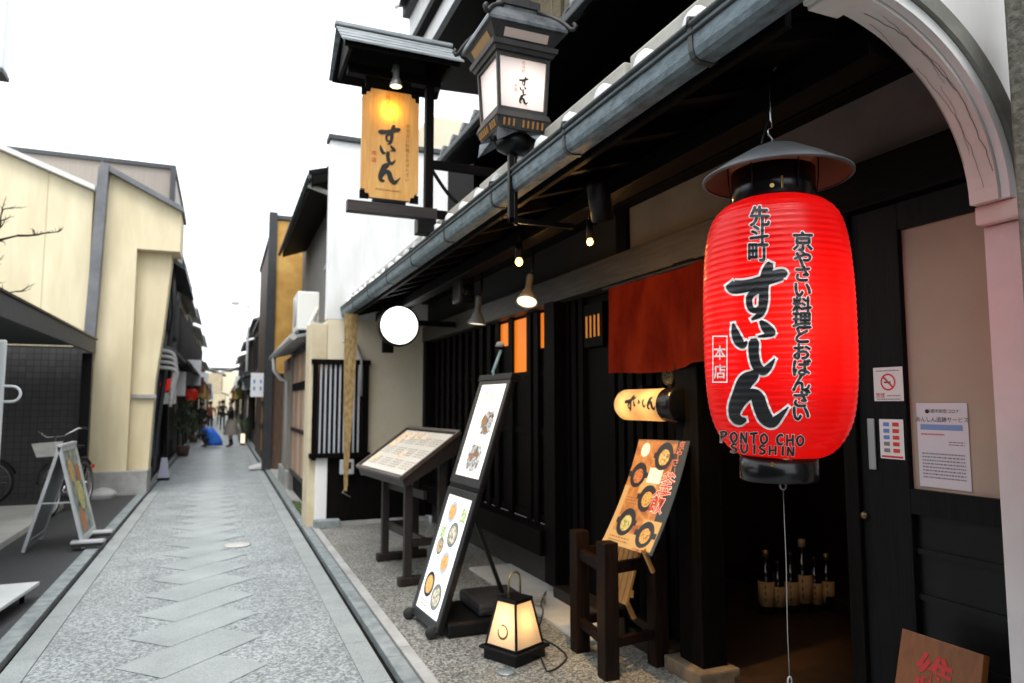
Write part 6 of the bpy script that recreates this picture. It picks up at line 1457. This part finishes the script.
for (x, y, z, w_, h_, m_, lab, sd) in (
    (.86, 43.5, 2.2, .40, .80, y_sign, 'yellow upright sign on the reddish boarded house far right', 1), (.90, 50.5, 2.7, .45, .60, w_sign, 'white sign on the tall cream house near the far right end', 1),
    (.88, 58.0, 2.3, .45, .90, o_sign, 'orange upright sign near the far right end', 1), (-.95, 37.5, 2.2, .40, .80, y_sign, 'yellow upright sign on the cream house past the middle left', -1),
    (-.95, 41.2, 2.9, .45, .60, w_sign, 'white sign high on the cream house past the middle left', -1), (-.98, 47.0, 2.2, .45, .80, o_sign, 'orange sign on the tan plaster house far left', -1),
    (-.98, 55.0, 2.6, .50, .70, b_sign, 'blue sign on the pale house near the far left end', -1), (-1.0, 66.0, 2.3, .55, .90, w_sign, 'white upright sign on the last beige left house', -1)):
    hang_sign(x, y, z, w_, h_, m_, lab, sd)
for (x, y, lab) in ((-1.02, 15.5, 'pale upright floor sign leaning at the foot of the dark boarded left building'),):
    t = thing('floor_sign', (x, y, .05), lab, 'sign'); b = MB(); b.hexa([(x - .10, y, .05), (x + .10, y, .05), (x + .10, y + .18, .05), (x - .10, y + .18, .05), (x - .05, y + .07, .44), (x + .05, y + .07, .44), (x + .05, y + .11, .44), (x - .05, y + .11, .44)], .006); b.build('panel', mat('pale_violet', (.50, .50, .62), .5), t)
    MB().box(x - .11, x + .11, y - .02, y + .20, .012, .05).build('foot', black_p, t)
nrx = thing('indigo_curtain', (-1.2, 14.9, 2.1), 'dark indigo cloth hanging beside the pale floor sign at left', 'curtain')
b = MB(); gr = []
for j in range(9):
    gr.append([b.V((-1.16 + .03 * math.sin(i * 1.3), 14.5 + i * .1, 2.1 - j * .2)) for i in range(12)])
for j in range(8):
    for i in range(11): f_ = b.bm.faces.new((gr[j][i], gr[j][i + 1], gr[j + 1][i + 1], gr[j + 1][i])); f_.smooth = True
b.build('cloth', mat('indigo', (.012, .018, .05), .9), nrx)
pd = thing('pipe_bundle', (-1.0, 14.1, 2.2), 'bundle of grey pipes bending out beside the upper corner of the yellow house', 'pipes')
for k_ in range(4):
    z = 2.45 - k_ * .10
    MB().tube(catmull([(-1.25, 13.95, z), (-1.0, 13.96, z), (-.84 + .02 * k_, 13.98, z - .06), (-.80, 14.0, z - .30), (-.86, 14.0, z - .7)], 4), .035, 8).build('pipe', mat('pipe_grey', (.30, .30, .30), .5), pd)
def bush(x, y, z, h, r, n, label, name='potted_shrub'):
    t = thing(name, (x, y, z), label, 'plant', 'shrubs beside the alley doors'); rn = random.Random(int(x * 100 + y * 10))
    MB().lathe([(0, 0), (r * .5, 0), (r * .65, .28), (r * .58, .28), (0, .25)], (x, y, z), 16, caps=False).build('pot', mat('clay_pot', (.10, .06, .045), .8), t)
    b = MB()
    for k_ in range(5): b.tube([(x, y, z + .2), (x + rn.uniform(-.3, .3) * r, y + rn.uniform(-.3, .3) * r, z + h * .6), (x + rn.uniform(-.8, .8) * r, y + rn.uniform(-.8, .8) * r, z + h * .95)], .012, 5, .004)
    b.build('stem', mat('stem_brown', (.05, .035, .02), .9), t)
    b = MB()
    for _ in range(n):
        a, q_ = rn.uniform(0, 6.28), rn.random() ** .5; zz = rn.uniform(.35, 1.0); rr_ = r * q_ * (1.15 - abs(zz - .65)) * (1 + .3 * math.sin(3 * a + zz * 7))
        c = Vector((x + rr_ * math.cos(a), y + rr_ * math.sin(a), z + h * zz)); u_ = Vector((rn.uniform(-1, 1), rn.uniform(-1, 1), rn.uniform(-.5, .8))).normalized(); v_ = u_.cross(Vector((rn.uniform(-1, 1), rn.uniform(-1, 1), 1))).normalized(); L = rn.uniform(.05, .10)
        b.face([c, c + u_ * L * .5 + v_ * L * .25, c + u_ * L, c + u_ * L * .5 - v_ * L * .25])
    b.build('foliage', mat('leaf_green', (.03, .06, .015), .6, (.08, .13, .03), 9), t)
bush(-1.0, 22.4, .02, 1.9, .30, 520, 'tall leafy shrub in a pot by the blackened left house')
bush(.80, 29.2, .02, .85, .30, 380, 'low rounded shrub in a pot by the low grey right house')
bush(-.98, 30.2, .02, 1.1, .28, 380, 'small potted shrub before the tan left house')
t = thing('alley_lantern', (.74, 27.6, .02), 'small pale lit floor lantern standing at the right side of the alley', 'lantern')
MB().box(.66, .82, 27.5, 27.7, .02, .08).build('base', black_p, t); b = MB(); b.box(.67, .81, 27.52, 27.68, .081, .42, b=.01); b.build('shade', mat('far_shade', (.7, .6, .45), .6, emit=(1, .75, .5), estr=.8), t)
MB().box(.66, .82, 27.51, 27.69, .421, .445).build('cap', black_p, t)
b = MB(); b.hexa([(.62, 17.0, .03), (.98, 17.0, .03), (.98, 17.8, .03), (.62, 17.8, .03), (.66, 17.0, .05), (.98, 17.0, .14), (.98, 17.8, .14), (.66, 17.8, .05)])
tag(b.build('door_ramp', mat('pale_ramp', (.55, .56, .56), .6), loc=(.8, 17.4, .03)), 'pale wedge ramp over the gutter at the foot of the ochre tower', 'ramp')
gr_ = MB(); rn = random.Random(9)
for _ in range(500):
    x, y = rn.uniform(1.02, 1.12), rn.uniform(9.6, 11.2); h = rn.uniform(.02, .06); a = rn.uniform(0, 6.28)
    gr_.face([(x - .006 * math.cos(a), y - .006 * math.sin(a), .02), (x + .006 * math.cos(a), y + .006 * math.sin(a), .02), (x + rn.uniform(-.03, .03), y + rn.uniform(-.03, .03), .02 + h)])
tag(gr_.build('moss', mat('moss_green', (.07, .12, .02), .9)), 'green moss and weeds at the foot of the plank shed', 'moss', kind='stuff')
lp_ = thing('street_lamp', (.95, 34.0, 0), 'thin grey street lamp pole rising over the far right roofs', 'street lamp')
MB().lathe([(0, 0), (.06, 0), (.05, 6.0), (0, 6.0)], (.98, 34, 0), 12, caps=False).build('pole', mat('pole_grey', (.35, .36, .37), .5), lp_)
MB().tube([(.98, 34, 5.9), (.7, 34, 6.1), (.5, 34, 6.1)], .03, 8).build('arm', mat('pole_grey', (.3, .3, .3)), lp_); MB().box(.25, .55, 33.9, 34.1, 6.0, 6.14, b=.02).build('lamp_head', mat('pole_grey', (.3, .3, .3)), lp_)

# ------------------------------------------------------------------ two unseen houses added beside and behind the viewpoint to shade the alley
oh2 = thing('unseen_shade_house', (-3.6, 0, 0), 'unseen dark boarded house added on the left beside the viewpoint to shade the alley', 'house')
MB().box(-8, -3.2, -9, 3.2, 0, 4.4).build('boarded_wall', dk_grey, oh2)
rf = MB(); rf.prism([(-2.8, 4.2), (-5.4, 5.4), (-8.3, 4.2), (-8.3, 4.1), (-5.4, 5.25), (-2.8, 4.1)], 1, -9.2, 3.4); rf.build('roof', tile_d, oh2)
nh = thing('unseen_blocker_house', (2.6, -4, 0), 'unseen plastered house added on the near side of the arch to block light', 'house')
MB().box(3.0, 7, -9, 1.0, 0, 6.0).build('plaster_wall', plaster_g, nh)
MB().box(2.9, 7.1, -9.1, 1.05, 6.003, 6.12).build('roof_edge', dk_grey, nh)
